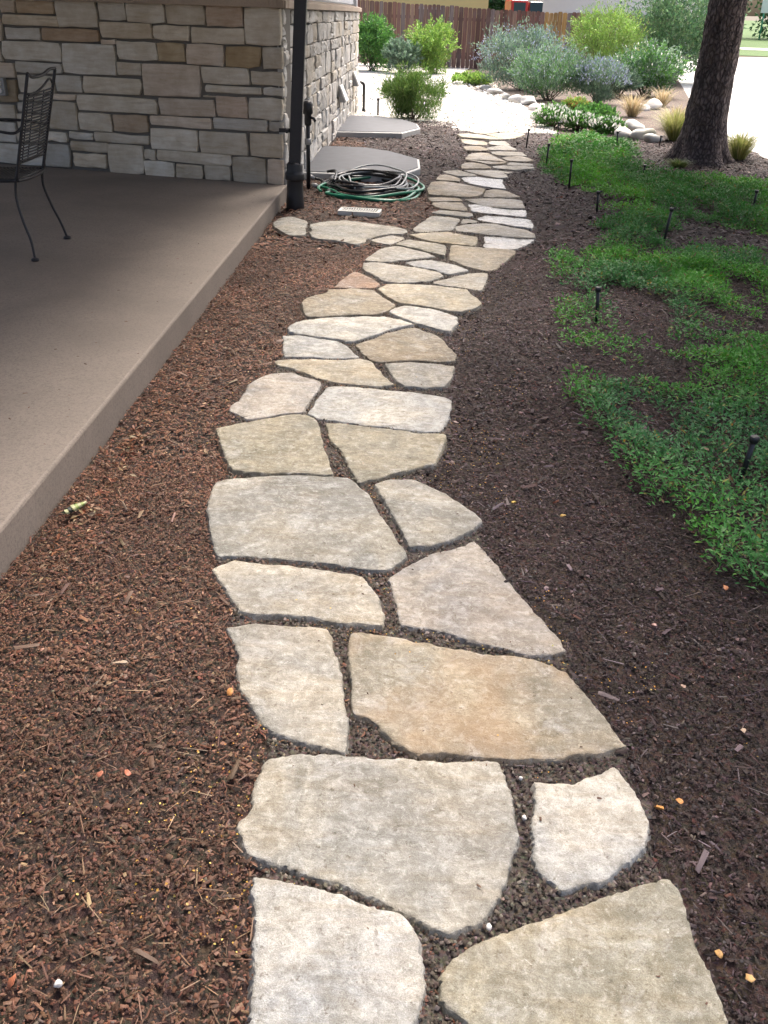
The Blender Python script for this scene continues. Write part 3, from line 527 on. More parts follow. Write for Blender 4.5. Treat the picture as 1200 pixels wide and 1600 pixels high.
# path: gritty bed and its flagstones
def path_bed():
    k = 3; m = path_m[::k,::k]; V=[]; F=[]; idx={}
    ii,jj = np.nonzero(m)
    def vid(i,j):
        if (i,j) not in idx:
            idx[(i,j)] = len(V); x = X0+i*k*RES; y = Y0+j*k*RES; V.append((x,y,-.001+.010*float(vnoise(x*14,y*14))))
        return idx[(i,j)]
    for i,j in zip(ii.tolist(),jj.tolist()): F.append((vid(i,j),vid(i+1,j),vid(i+1,j+1),vid(i,j+1)))
    o = link('path', mesh('path', V, F, M['grit'], True)); tag(o, kind='structure'); return o
path = path_bed()
SCOL = dict(grey=(.385,.37,.33,.08), cool=(.44,.44,.43,.03), yellow=(.43,.40,.31,.15), white=(.54,.53,.50,.03), pale=(.435,.41,.36,.10),
            rust=(.39,.345,.265,.85), mauve=(.415,.385,.355,.2), olive=(.355,.325,.25,.05), cream=(.47,.425,.335,.15), tan=(.36,.31,.23,.2),
            red=(.36,.235,.165,.15), gold=(.39,.34,.235,.3), wet=(.40,.39,.37,.05))
def flagstone(kind, poly, k):
    rng = np.random.default_rng(100+k); P = np.array(poly,float)
    if sum(P[i-1,0]*P[i,1]-P[i,0]*P[i-1,1] for i in range(len(P))) < 0: P = P[::-1]
    cen = P.mean(0); d0 = cen[1]; step = .008+.0045*max(0,d0-1.5)
    pts = []
    for i in range(len(P)):
        a,b = P[i],P[(i+1)%len(P)]; n = max(1,int(round(np.linalg.norm(b-a)/step)))
        for q in range(n): pts.append(a+(b-a)*q/n)
    Q = np.array(pts)
    Q = .2*np.roll(Q,1,0)+.6*Q+.2*np.roll(Q,-1,0)
    tn = np.roll(Q,-1,0)-np.roll(Q,1,0); tn /= np.linalg.norm(tn,axis=1)[:,None]+1e-9; nin = np.stack([-tn[:,1],tn[:,0]],1)
    amp = .017 if d0<4 else .022
    Q = Q + nin*((fbm(Q[:,0]*16+k*3,Q[:,1]*16,5)-.45)*amp+rng.normal(0,.0011,len(Q)))[:,None]
    # drop points crowding together
    top = .016+.010*rng.random(); tx,ty = rng.normal(0,.006,2)
    def hgt(x,y): return top+tx*(x-cen[0])+ty*(y-cen[1])+.012*(fbm(x*6+k,y*6,3)-.45)+.005*(vnoise(x*30,y*30+k)-.5)
    n = len(Q); b1 = .0015+.007*np.clip(fbm(Q[:,0]*24,Q[:,1]*24+k,3)-.38,0,1); b2 = b1+.006+.006*fbm(Q[:,0]*18+9,Q[:,1]*18,2)
    R1 = Q; R2 = Q+nin*b1[:,None]; R3 = Q+nin*b2[:,None]
    h1 = hgt(R1[:,0],R1[:,1])
    skirt = .003+.014*fbm(Q[:,0]*11+3,Q[:,1]*11+k,3); Qb = Q-nin*skirt[:,None]
    V = [(x,y,-.012) for x,y in Qb]+[(x+.002*e_,y+.002*e_,h-.003-q_*1.1) for (x,y),h,q_,e_ in zip(R1,h1,b1,rng.normal(0,.6,n))]+[(x,y,h-.0012) for (x,y),h in zip(R2,h1)]
    F = []
    for r in (0,1):
        for i in range(n): F.append((r*n+i, r*n+(i+1)%n, (r+1)*n+(i+1)%n, (r+1)*n+i))
    # interior
    sp = .035+.012*max(0,d0-1.5)
    x0,y0 = Q.min(0); x1,y1 = Q.max(0)
    gxs,gys = np.meshgrid(np.arange(x0,x1,sp),np.arange(y0,y1,sp)); G = np.stack([gxs.ravel(),gys.ravel()],1)+rng.normal(0,sp*.15,(gxs.size,2))
    ins = np.zeros(len(G),bool)
    for i in range(n):
        (ax,ay),(bx,by) = R3[i],R3[(i+1)%n]
        if ay!=by: ins ^= ((ay>G[:,1])!=(by>G[:,1])) & (G[:,0] < (bx-ax)*(G[:,1]-ay)/(by-ay)+ax)
    dm = np.min(np.linalg.norm(G[:,None,:]-R3[None],axis=2),1); G = G[ins & (dm>sp*.45)]
    R3k = R3[::2] if n>30 else R3
    allp = [Vector(p) for p in R2]+[Vector(p) for p in R3k]+[Vector(p) for p in G]
    vo,_,fo,_,_,_ = delaunay_2d_cdt(allp, [(i,(i+1)%n) for i in range(n)], [], 1, 1e-5)
    base = len(V); remap = []
    nR = n
    for i,p in enumerate(vo):
        x,y = p; z = hgt(x,y)
        if i < n and (Vector((R2[i][0],R2[i][1]))-p).length < 1e-4: remap.append(2*n+i)
        else: remap.append(len(V)); V.append((x,y,float(z)))
    for f in fo: F.append(tuple(remap[i] for i in f))
    V = [(x-cen[0],y-cen[1],z) for x,y,z in V]
    me = mesh('flagstone', V, F, M['flagstone_wet'] if kind=='wet' else M['flagstone'], True)
    sm = [True]*len(me.polygons); sm[:2*n] = [False]*(2*n); me.polygons.foreach_set('use_smooth', sm)
    o = link('flagstone', me, path); o.location = (cen[0],cen[1],0)
    c = np.array(SCOL[kind]); c[:3] *= np.array((.955,.94,.89))*(1+rng.normal(0,.05)); o.color = tuple(np.clip(c,0,1))
for k,(kind,poly) in enumerate(STONES): flagstone(kind, poly, k)

# ------------------------------------------------------------------ the house
house = empty('stone_house', (A.x,A.y,0))
tag(house, 'house with coursed buff sandstone walls beside the patio', 'house')
def hp(o): o.parent = house; o.matrix_parent_inverse = house.matrix_world.inverted() if False else Matrix.Translation((-A.x,-A.y,0)); return o
LEDGE = 1.615
def wall_block(name, p, d, nrm, length, z0, z1, thick, mat, back):
    q = p+d*length; a=p-nrm*back; b=q-nrm*back; c_=b-nrm*thick; e=a-nrm*thick
    m = MB(); m.prism([tuple(a),tuple(b),tuple(c_),tuple(e)], z0, z1); return hp(m.build(name, mat))
front = wall_block('front_wall', A+U*.02, U, NF, 5.6, -.05, LEDGE, .25, M['mortar'], .03)
side = wall_block('side_wall', A+T*.05, T, NS, (B-A).length-.05, -.05, LEDGE-.002, .10, M['mortar'], .035)
SW = [(.58,.545,.48),(.62,.595,.54),(.56,.51,.43),(.575,.57,.545),(.60,.535,.47),(.53,.44,.37),(.64,.625,.58)]
def wall_stone(parent, p, d, nrm, u0, u1, z0, z1, rng, back, proud, rough, col, corner=False):
    g = .004
    uc,zc = (u0+u1)/2,(z0+z1)/2; hw,hh = (u1-u0)/2-g,(z1-z0)/2-g
    if hw<.012 or hh<.008: return
    lp = []
    for (a,b),(c_,e) in zip(((-1,-1),(1,-1),(1,1),(-1,1)),((1,-1),(1,1),(-1,1),(-1,-1))):
        for t_ in (0,.33,.67): lp.append((a+(c_-a)*t_, b+(e-b)*t_))
    ring = []
    sk = rng.normal(0,.05,4)
    for a,b in lp:
        cr = 1-.035*(abs(a)>.9 and abs(b)>.9)
        ring.append((uc+hw*a*cr+hw*.0+rng.normal(0,rough)+sk[0]*hh*b*(not corner), zc+hh*b*cr+rng.normal(0,rough)+sk[1]*.05*hw*a))
    n = len(ring); V = []
    out = lambda u,z,h: (p+d*u).to_3d()+nrm.to_3d()*h+Vector((0,0,z))
    for u,z in ring: V.append(out(u,z,-back-.01))
    for u,z in ring: V.append(out(u,z,proud*.55))
    for u,z in ring:
        V.append(out(uc+(u-uc)*(1-min(.35,.012/hw)), zc+(z-zc)*(1-min(.35,.012/hh)), proud+rng.normal(0,rough*.8)))
    V.append(out(uc+rng.normal(0,.2)*hw, zc+rng.normal(0,.2)*hh, proud+abs(rng.normal(0,rough*1.2))))
    F = []
    for r in (0,1):
        for i in range(n): F.append((r*n+i,r*n+(i+1)%n,(r+1)*n+(i+1)%n,(r+1)*n+i))
    for i in range(n): F.append((2*n+i,2*n+(i+1)%n,3*n))
    cen = out(uc,zc,0)
    bm = bmesh.new(); bv = [bm.verts.new(Vector(v)-cen) for v in V]
    for f in F: bm.faces.new([bv[i] for i in f])
    bmesh.ops.recalc_face_normals(bm, faces=bm.faces[:])
    me = bpy.data.meshes.new('stone'); bm.to_mesh(me); bm.free(); me.materials.append(M['wall_stone'])
    o = link('stone', me, parent); o.location = cen
    c = np.array(col)*np.array((1.13,1.10,1.05) if parent is front else (1,1,1))*(1+rng.normal(0,.10)); o.color = (*np.clip(c,0,1),1)
def fix(parent):
    pass
rs = np.random.default_rng(21)
BROWN = {(0.20,0.55):(.40,.315,.20),(0.95,1.23):(.46,.385,.27),(2.26,2.67):(.45,.37,.28),(1.82,2.43):(.44,.345,.26),(1.39,1.77):(.45,.37,.29),(2.79,3.16):(.34,.285,.21),(0.35,0.67):(.52,.43,.36)}
for (u0,u1,z0,z1) in FRONT:
    col = BROWN.get((u0,u1), SW[rs.choice(len(SW), p=[.24,.2,.12,.22,.12,.04,.06])])
    wall_stone(front, A, U, NF, max(u0,-.012), u1, z0, z1, rs, .03, .006+.008*rs.random(), .0035, col, u0<.03)
def ashlar(umin, umax, zmin, zmax, rng, rh, rw):
    out = []; z = zmin
    while z < zmax-.03:
        h = rng.uniform(*rh); h = zmax-z if zmax-z-h < rh[0]*.7 else h
        u = umin
        while u < umax-.02:
            wd = rng.uniform(*rw); wd = umax-u if umax-u-wd < rw[0]*.7 else wd
            if h > .16 and rng.random()<.35:
                s = rng.uniform(.35,.65); out += [(u,u+wd,z,z+h*s),(u,u+wd,z+h*s,z+h)]
            else: out.append((u,u+wd,z,z+h))
            u += wd
        z += h
    return out
for (u0,u1,z0,z1) in ashlar(3.28,5.0,.12,1.6,rs,(.1,.22),(.25,.6)):
    wall_stone(front, A, U, NF, u0,u1,z0,z1, rs, .03, .006+.008*rs.random(), .0035, SW[rs.integers(len(SW))])
SL = (B-A).length
SIDEC = [(.52,.525,.525),(.56,.56,.555),(.48,.48,.475),(.50,.475,.43),(.46,.43,.38)]
for (u0,u1,z0,z1) in ashlar(.03,SL,.0,1.61,rs,(.12,.27),(.22,.62)):
    wall_stone(side, A, T, NS, u0,u1,z0,z1, rs, .035, rs.uniform(.0,.032), .006, SIDEC[rs.choice(5,p=[.3,.25,.2,.15,.1])], u0<.05)
# sloping stone ledge, painted boards above, roof over house and patio
m = MB()
def band(p,d,nrm,u0,u1,zz,outs):   # profile swept along a wall
    V=[]; 
    for u in (u0,u1):
        for z,h in zip(zz,outs): V.append((p+d*u+nrm*h).to_3d()+Vector((0,0,z)))
    n=len(zz); F=[tuple(range(n)),tuple(range(2*n-1,n-1,-1))]+[(i,n+i,n+(i+1)%n,(i+1)%n) for i in range(n)]
    return V,F
zz=[LEDGE,LEDGE,LEDGE+.06,LEDGE+.10]; oo=[-.10,.055,.055,-.10]
ledge_o = MB().add(*band(A,T,NS,-.05,SL+.06,zz,oo)).build('ledge', M['ledge_stone'], bevel=.006); hp(ledge_o)
ledge_f = MB().add(*band(A,U,NF,-.045,5.6,[z+.003 for z in zz],oo)).build('ledge', M['ledge_stone'], bevel=.006); hp(ledge_f)
up = MB(); up.prism([tuple(A-NS*.09-NF*.09),tuple(B-NS*.09),((A+U*5.6).x,18.78),tuple(A+U*5.6-NF*.09)],LEDGE+.07,3.02); hp(up.build('upper_wall', M['siding_paint']))
for k in range(8):   # lap boards of the painted upper side wall
    z = LEDGE+.11+k*.17
    hp(MB().add(*band(A,T,NS,-.02,SL-.01,[z,z,z+.165],[-.089,-.062,-.084])).build('board', M['siding_paint']))
    hp(MB().add(*band(A,U,NF,.09,5.58,[z,z,z+.165],[-.089,-.062,-.084])).build('board', M['siding_paint']))
hp(MB().add(*band(B,Vector((-1,0)),Vector((0,1)),.02,5.7,[-.05,-.05,3.02,3.02],[-.3,-.01,-.01,-.3])).build('rear_wall', M['siding_paint']))
EO = .52
ea = A-T*10.4+NS*EO; eb = B+T*.6+NS*EO
m = MB(); m.prism([tuple(ea),tuple(eb),(-7.0,eb.y),(-7.0,ea.y)],3.02,3.07); hp(m.build('soffit', M['soffit_paint']))
rz0,rz1 = 3.073,4.7; xm=-3.8
V=[(ea.x+.06,ea.y,rz0),(eb.x+.06,eb.y,rz0),(xm,eb.y,rz1),(xm,ea.y,rz1),(-7.1,eb.y,rz0),(-7.1,ea.y,rz0)]
roof = hp(MB().add(V,[(0,1,2,3),(3,2,4,5),(0,3,5),(1,4,2),(0,5,4,1)]).build('roof', M['roof_shingle']))
gut = MB(); 
ga = ea+NS*.065; gb = eb+NS*.065
gut.add(*band(ga,T,NS,0,(gb-ga).length,[2.97,2.97,3.07,3.07,2.982,2.982],[-.055,.05,.065,.058,.042,-.055]))
gut.build('gutter', M['black_metal'], roof)
for y in (-2.6,2.0):
    pass
pm = MB(); pm.box((edge_x(-.8)-.25,-.8,1.57),(.14,.14,2.90)); hp(pm.build('post', M['soffit_paint']))
pm = MB(); pm.box((-6.2,-.8,1.57),(.14,.14,2.90)); hp(pm.build('post', M['soffit_paint']))
# vent hoods low on the side wall
for k,(yy,z,label) in enumerate(((14.95,.66,'small pale sloping vent hood on the stone wall, nearer one'),(17.5,.72,'small pale sloping vent hood on the stone wall, farther one'))):
    u = (yy-A.y)/T.y; b = empty('vent_hood', ((A+T*u+NS*.03).x,(A+T*u).y,z)); tag(b,label,'vent',"vent hoods on the side wall")
    wd=.42; P0=lambda du,h,dz: Vector((T.x*du+NS.x*h*.75, T.y*du+NS.y*h*.75, dz*.8))
    Vv=[P0(-wd/2,0,.0),P0(wd/2,0,.0),P0(wd/2,.02,.0),P0(-wd/2,.02,.0),P0(-wd/2,.14,-.26),P0(wd/2,.14,-.26),P0(wd/2,.12,-.28),P0(-wd/2,.12,-.28)]
    MB().add(Vv,[(0,1,2,3),(3,2,5,4),(4,5,6,7),(7,6,1,0),(0,3,4,7),(1,6,5,2)]).build('hood', M['white_plastic'], b)
    MB().add([P0(-wd/2+.01,0,-.02),P0(-wd/2+.01,.115,-.275),P0(-wd/2+.01,0,-.275),P0(-wd/2+.02,0,-.02),P0(-wd/2+.02,.115,-.275),P0(-wd/2+.02,0,-.275)],[(0,1,2),(3,5,4),(0,3,4,1),(1,4,5,2),(2,5,3,0)]).build('cheek', M['grey_metal'], b)
# socket on the front wall behind the chair
sp = (A+U*2.93+NF*.02); so = empty('power_socket', (sp.x,sp.y,.86)); so.rotation_euler=(0,0,math.atan2(U.y,U.x)+pi)
tag(so,'grey weatherproof power socket on the stone wall behind the chair','socket')
MB().box((0,-.02,0),(.10,.05,.16)).build('box', M['grey_metal'], so, bevel=.006)
for dz in (-.035,.035): MB().lathe((0,0,0),[(.024,0),(.024,.012),(.02,.016)],16).build('outlet', M['white_plastic'], so).matrix_local = Matrix.Translation((.0,-.045,dz))@Matrix.Rotation(pi/2,4,'X')

# ------------------------------------------------------------------ downspout, riser, hose, grate, wells
ds = empty('downspout', (-.905,8.86,0)); tag(ds,'black square downspout with a round drain boot at the patio corner','downspout')
m = MB(); topp = Vector((.42,.05,2.74)); 
for a_,b_ in ((Vector((0,0,.30)),Vector((.125,.01,2.62))),(Vector((.125,.01,2.62)),Vector((.40,.05,2.97)))):
    t_=(b_-a_).normalized(); x_=Vector((0,1,0)).cross(t_).normalized()*.052; y_=t_.cross(x_).normalized()*.042
    m.add([a_-x_-y_,a_+x_-y_,a_+x_+y_,a_-x_+y_,b_-x_-y_,b_+x_-y_,b_+x_+y_,b_-x_+y_],[(3,2,1,0),(4,5,6,7),(0,1,5,4),(1,2,6,5),(2,3,7,6),(3,0,4,7)])
m.build('pipe', M['black_metal'], ds, bevel=.006)
MB().lathe((0,0,0),[(.085,-.03),(.082,.05),(.075,.14),(.072,.24),(.088,.25),(.088,.30),(.074,.32),(.072,.38),(.055,.40)],24).build('boot', M['black_plastic'], ds, True, bevel=.003)
MB().box((-.085,.02,.66),(.10,.02,.035)).box((-.06,.0,.66),(.02,.10,.035)).build('strap', M['black_metal'], ds, bevel=.003)
rp = empty('water_riser', (-.875,9.93,0)); tag(rp,'dark water riser pipe with a valve head beside the downspout','pipe')
MB().tube([(0,0,-.03),(0,0,.72)],.021,12).build('pipe', M['black_plastic'], rp, True)
MB().lathe((0,0,0),[(.03,.60),(.035,.62),(.035,.70),(.05,.71),(.05,.79),(.038,.82),(.0,.83)],16).build('valve_head', M['black_plastic'], rp, True)
MB().tube([(0,0,.68),(.06,-.02,.67),(.075,-.025,.64)],.014,10).build('tap', M['black_plastic'], rp, True)
MB().lathe((0,0,0),[(.028,.42),(.034,.43),(.034,.47),(.028,.48)],14).build('coupling', M['grey_metal'], rp, True)
MB().tube([(-.01,.05,-.03),(-.01,.05,.42)],.014,8).build('side_pipe', M['black_plastic'], rp, True)

def coil(cx, cy, loops, seed, r, zb, start=None, end=None):
    rng = random.Random(seed); P=[]
    if start: P += [Vector(p) for p in start]
    n=36
    for k,(rx,ry,dx,dy,tilt) in enumerate(loops):
        nx = loops[min(k+1,len(loops)-1)]
        for i in range(n):
            f = i/n; q = lambda j: nx[j]*f+loops[k][j]*(1-f); a = 2*pi*f-2.4
            z = zb+r+k*r*.85+q(4)*max(0,sin(a+.6))+.010*sin(3*a+k*2.1)
            wob = 1+.07*sin(2*a+k*1.9+seed)+.035*sin(5*a+k)
            P.append(Vector((cx+q(2)+q(0)*wob*cos(a+.1*sin(k*2.3)), cy+q(3)+q(1)*wob*sin(a), z)))
    if end: P += [Vector(p) for p in end]
    return P
def hose(name,label,P,r,mat,fit=None):
    # Catmull-Rom through the points
    Q=[]
    for i in range(len(P)-1):
        p0,p1,p2,p3 = P[max(i-1,0)],P[i],P[i+1],P[min(i+2,len(P)-1)]
        st = 4 if (p2-p1).length>.09 else 2
        for s in range(st):
            t=s/st; Q.append(.5*((2*p1)+(p2-p0)*t+(2*p0-5*p1+4*p2-p3)*t*t+(3*p1-p0-3*p2+p3)*t*t*t))
    Q.append(P[-1])
    e = empty(name, (P[0].x,P[0].y,0)); tag(e,label,'hose')
    MB().tube([q-Vector((P[0].x,P[0].y,0)) for q in Q], r, 8).build('tube', mat, e, True)
    a=P[0]; d=(P[0]-P[1]).normalized()
    MB().tube([Vector((0,0,a.z)),Vector((0,0,a.z))+d*.03,Vector((0,0,a.z))+d*.031,Vector((0,0,a.z))+d*.09],[r*1.1,r*1.1,r*1.6,r*1.5],10).build('fitting', fit or M['grey_metal'], e, True)
hx,hy=-.26,9.95
hose('garden_hose','black garden hose lying in a loose coil by the patio corner',
     coil(hx,hy,[(.45,.56,-.02,.0,.0),(.43,.50,.0,.05,.01),(.45,.54,-.03,.03,.01),(.40,.47,.02,.06,.02),(.36,.45,-.04,.08,.02),(.42,.51,.03,.02,.02),(.38,.45,-.02,.1,.03),(.33,.40,-.05,.12,.03)],1,.013,.005,start=[(-.84,10.28,.05),(-.74,10.20,.03)],end=[(-.62,10.35,.12),(-.72,10.42,.10)]),.0135,M['hose_black'])
hose('garden_hose','white and grey garden hose looped on top of the black hose coil',
     coil(hx+.05,hy+.05,[(.40,.42,.09,-.05,.0),(.34,.46,.0,.10,.08)],2,.010,.07,start=[(-.64,10.62,.07),(-.52,10.60,.08)]),.0095,M['hose_white'])
hose('garden_hose','green garden hose forming the outer loops of the hose coil',
     coil(hx+.02,hy-.04,[(.49,.62,.0,-.02,.0),(.48,.58,.03,-.04,.0),(.50,.60,.01,.0,.02)],3,.014,.0,start=[(-.76,9.80,.045),(-.66,9.72,.04),(-.56,9.60,.02)]),.0145,M['hose_green'],M['grey_metal'])
gr = empty('drain_grate', (-.30,8.60,0), radians(-7)); tag(gr,'pale slotted drain grate set in the mulch near the hose','drain grate')
MB().box((0,.085,.03),(.37,.02,.035)).box((0,-.085,.03),(.37,.02,.035)).box((-.178,0,.029),(.02,.16,.034)).box((.178,0,.029),(.02,.16,.034)).build('frame', M['grate_metal'], gr, bevel=.002)
for k in range(15): MB().box((-.158+k*.0226,0,.031),(.0105,.155,.026)).build('bar', M['grate_metal'], gr)
MB().box((0,0,-.01),(.35,.16,.02)).build('sump', M['black_plastic'], gr)
def well(poly, label):
    cx=sum(p[0] for p in poly)/len(poly); cy=sum(p[1] for p in poly)/len(poly)
    e = empty('window_well_cover',(cx,cy,0)); tag(e,label,'window well')
    # smooth outline
    P=[Vector(p) for p in poly]; L=[(p.x-cx,p.y-cy) for p in P]
    MB().prism(L,-.03,.075).build('rim', M['well_rim'], e, bevel=.012)
    I=[(x*.95,y*.955) for x,y in L]; MB().prism(I,.06,.083).build('cover', M['well_cover'], e, bevel=.004)
    for k,f in enumerate((-.35,.0,.35)):
        pass
well(WELL1,'grey window well cover next to the hose coil'); well(WELL2,'grey window well cover farther along the wall, by the tall bush')
cv = empty('vent_pipe',(-.60,18.35,0)); tag(cv,'black curved vent pipe standing at the far house corner','pipe')
MB().tube([(0,0,-.03),(0,0,.44)]+[(-.06+.06*cos(a),0,.44+.06*sin(a)) for a in (.4,.8,1.2,1.57)]+[(-.12,0,.50)],.026,12).build('pipe', M['black_plastic'], cv, True)
MB().lathe((0,0,0),[(.034,-.02),(.034,.05),(.03,.06)],14).build('collar', M['black_plastic'], cv, True)
cv = empty('short_post',(-.33,17.85,0)); tag(cv,'short black post between the vent pipe and the tall bush','post')
MB().tube([(0,0,-.03),(0,0,.26)],.018,10).build('pole', M['black_plastic'], cv, True)
MB().lathe((0,0,0),[(.026,.25),(.026,.28),(.02,.285)],12).build('cap', M['black_plastic'], cv, True)
# ------------------------------------------------------------------ chair on the patio
def chair():
    e = empty('patio_chair',(-2.62,6.40,SLAB)); tag(e,'dark wrought metal patio chair with a slatted curved back','chair')
    L = lambda x,y,z: Vector((x+2.62,y-6.40,z-SLAB))
    met = M['chair_metal']
    yl, yr = 6.16, 6.66      # near and far side of the back
    def curve(pts, r, name, parent=e, n=8):
        Q=[]
        for i in range(len(pts)-1):
            p0,p1,p2,p3=pts[max(i-1,0)],pts[i],pts[i+1],pts[min(i+2,len(pts)-1)]
            for s in range(6):
                t=s/6; Q.append(.5*((2*p1)+(p2-p0)*t+(2*p0-5*p1+4*p2-p3)*t*t+(3*p1-p0-3*p2+p3)*t*t*t))
        Q.append(pts[-1]); return MB().tube(Q,r,n).build(name,met,parent,True)
    xs = lambda z: -2.40+(z-.60)*.27      # back rake
    for y,fy,fx in ((yl,6.04,-2.308),(yr,6.716,-2.315)):
        s = -1 if y==yl else 1
        leg = curve([L(-2.40,y,.62),L(-2.415,y+s*.005,.50),L(-2.385,y+s*.03,.36),L(-2.345,y+s*.05,.24),L(fx,fy,.14)],.0085,'leg')
        MB().lathe(tuple(L(fx,fy,.125)),[(.022,0),(.026,.006),(.024,.016),(.012,.022)],14).build('foot',M['black_plastic'],leg,True)
        curve([L(-2.40,y,.60),L(xs(.8),y,.80),L(xs(1.0),y,1.0),L(xs(1.22),y+s*.005,1.22)],.0105,'back_upright')
        fl = curve([L(-2.90,y,.58),L(-2.93,y+s*.01,.42),L(-2.95,y+s*.03,.25),L(-2.97,y+s*.05,.135)],.0085,'leg')
        MB().lathe(tuple(L(-2.97,y+s*.05,.125)),[(.022,0),(.026,.006),(.024,.016),(.012,.022)],14).build('foot',M['black_plastic'],fl,True)
        curve([L(xs(.92),y,.92),L(-2.36,y+s*.035,.885),L(-2.50,y+s*.045,.90),L(-2.70,y+s*.04,.90),L(-2.84,y+s*.03,.86),L(-2.87,y+s*.01,.74),L(-2.86,y,.60)],.009,'armrest')
    # top rail: double curve
    curve([L(xs(1.22),yl,1.22),L(xs(1.2)-.01,yl+.12,1.195),L(xs(1.2),yl+.27,1.20),L(xs(1.21),yl+.40,1.225),L(xs(1.23),yr,1.225)],.010,'top_rail')
    curve([L(xs(1.12),yl+.04,1.10),L(xs(1.1),yl+.16,1.10),L(xs(1.13),yl+.30,1.13),L(xs(1.16),yr-.08,1.17),L(xs(1.14),yr-.02,1.14)],.007,'back_rim')
    curve([L(xs(.70),yl,.70),L(xs(.70),yr,.70)],.007,'back_rim')
    for y in (yl+.06,yl+.16,yr-.16): curve([L(xs(.70)+.004,y,.70),L(xs(.9),y,.90),L(xs(1.1),y,1.11)],.0045,'back_rod')
    for k in range(22):
        z=.715+k*.0185; top=(1.10+.05*max(0,(k-18)))
        bow=.02
        curve([L(xs(z),yl+.02,z),L(xs(z)+bow,(yl+yr)/2,z+.004),L(xs(z),yr-.015,z+.006)],.0055,'back_slat',n=6)
    # seat frame and slats
    curve([L(-2.40,yl,.60),L(-2.60,yl-.01,.595),L(-2.86,yl,.59),L(-2.92,yl+.08,.588),L(-2.93,(yl+yr)/2,.588),L(-2.92,yr-.08,.588),L(-2.86,yr,.59),L(-2.60,yr+.01,.595),L(-2.40,yr,.60)],.012,'seat_frame')
    curve([L(-2.395,yl,.60),L(-2.375,yl+.1,.597),L(-2.37,(yl+yr)/2,.595),L(-2.375,yr-.1,.597),L(-2.395,yr,.60)],.012,'seat_frame')
    sv=MB(); V=[L(-2.40,yl+.01,.60),L(-2.91,yl+.02,.592),L(-2.91,yr-.02,.592),L(-2.40,yr-.01,.60)]
    sv.add(V+[v-Vector((0,0,.008)) for v in V],[(0,1,2,3),(7,6,5,4),(0,4,5,1),(1,5,6,2),(2,6,7,3),(3,7,4,0)]); sv.build('seat',M['grey_metal'],e)
    for k in range(20):
        x=-2.42-k*.025; curve([L(x,yl+.01,.604),L(x,(yl+yr)/2,.600),L(x,yr-.01,.604)],.006,'seat_slat',n=6)
chair()

# ------------------------------------------------------------------ stakes in the ground cover
SLAB_L = ['nearest black stake, standing in the ground cover at the right picture edge','black stake at the ground cover edge, second nearest the camera','tall black stake behind the rounded green clump mid bed',
 'small black stake with a hooked top by the mulch, left of the tall stake','tall black stake at the bed edge, beside the green mat','black stake at the left edge of the green mat, midway to the gravel','black stake next to the last path stones by the gravel',
 'black stake in front of the white flowering plants','black stake in the green mat left of the tree trunk','tiny black stake in the green mat just below the tree','tiny black stake before the pale grass clump left of the trunk','small black stake far out in the ground cover right of the tall stake']
for k,(x,y,h) in enumerate(STAKES):
    h *= 1.2
    e = empty('ground_stake',(x,y,0)); tag(e,SLAB_L[k],'stake',group='black stakes in the garden bed')
    rg=random.Random(k); lean=(rg.uniform(-.02,.03),rg.uniform(-.02,.02))
    MB().tube([(0,0,-.03),(lean[0]*.5,lean[1]*.5,h*.5),(lean[0],lean[1],h-.015)],[.010,.011,.011],10).build('shaft', M['black_plastic'], e, True)
    MB().lathe((lean[0],lean[1],h-.03),[(.013,0),(.018,.008),(.0185,.026),(.015,.030)],12).build('cap', M['black_plastic'], e, True)
    if k in (3,2,8): MB().tube([(lean[0],lean[1],h-.012),(lean[0]+.035,lean[1],h+.002)],.007,8).build('spout', M['black_plastic'], e, True)

# ------------------------------------------------------------------ mulch chips, grit, petals
rng = np.random.default_rng(11)
stone_in = ~dil(~stone_m,1); near_m = dil(stone_m,5)
PCX = np.array([(1,.2),(2,.15),(3,.05),(4,-.05),(5,-.1),(6,.05),(7,.25),(8,.55),(9,.75),(10,.1),(11,.0),(12,-.1),(13,-.35),(15,-.6),(17,-.6)])
def rightness(x,y):
    c = np.interp(y,PCX[:,0],PCX[:,1]); return 1/(1+np.exp(-(x-c)/.10))
LC = [(.100,.053,.035),(.074,.039,.026),(.126,.070,.047),(.165,.102,.070),(.118,.049,.030),(.25,.17,.115),(.118,.086,.073)]
RC = [(.024,.0120,.0118),(.038,.0200,.0195),(.012,.0065,.0068),(.056,.036,.038),(.11,.082,.088),(.066,.021,.014),(.17,.125,.11)]  # right-hand mulch; sky sheen painted in as purple-grey tones
LW = [.31,.24,.21,.09,.09,.015,.045]; RW = [.26,.23,.18,.18,.08,.05,.02]
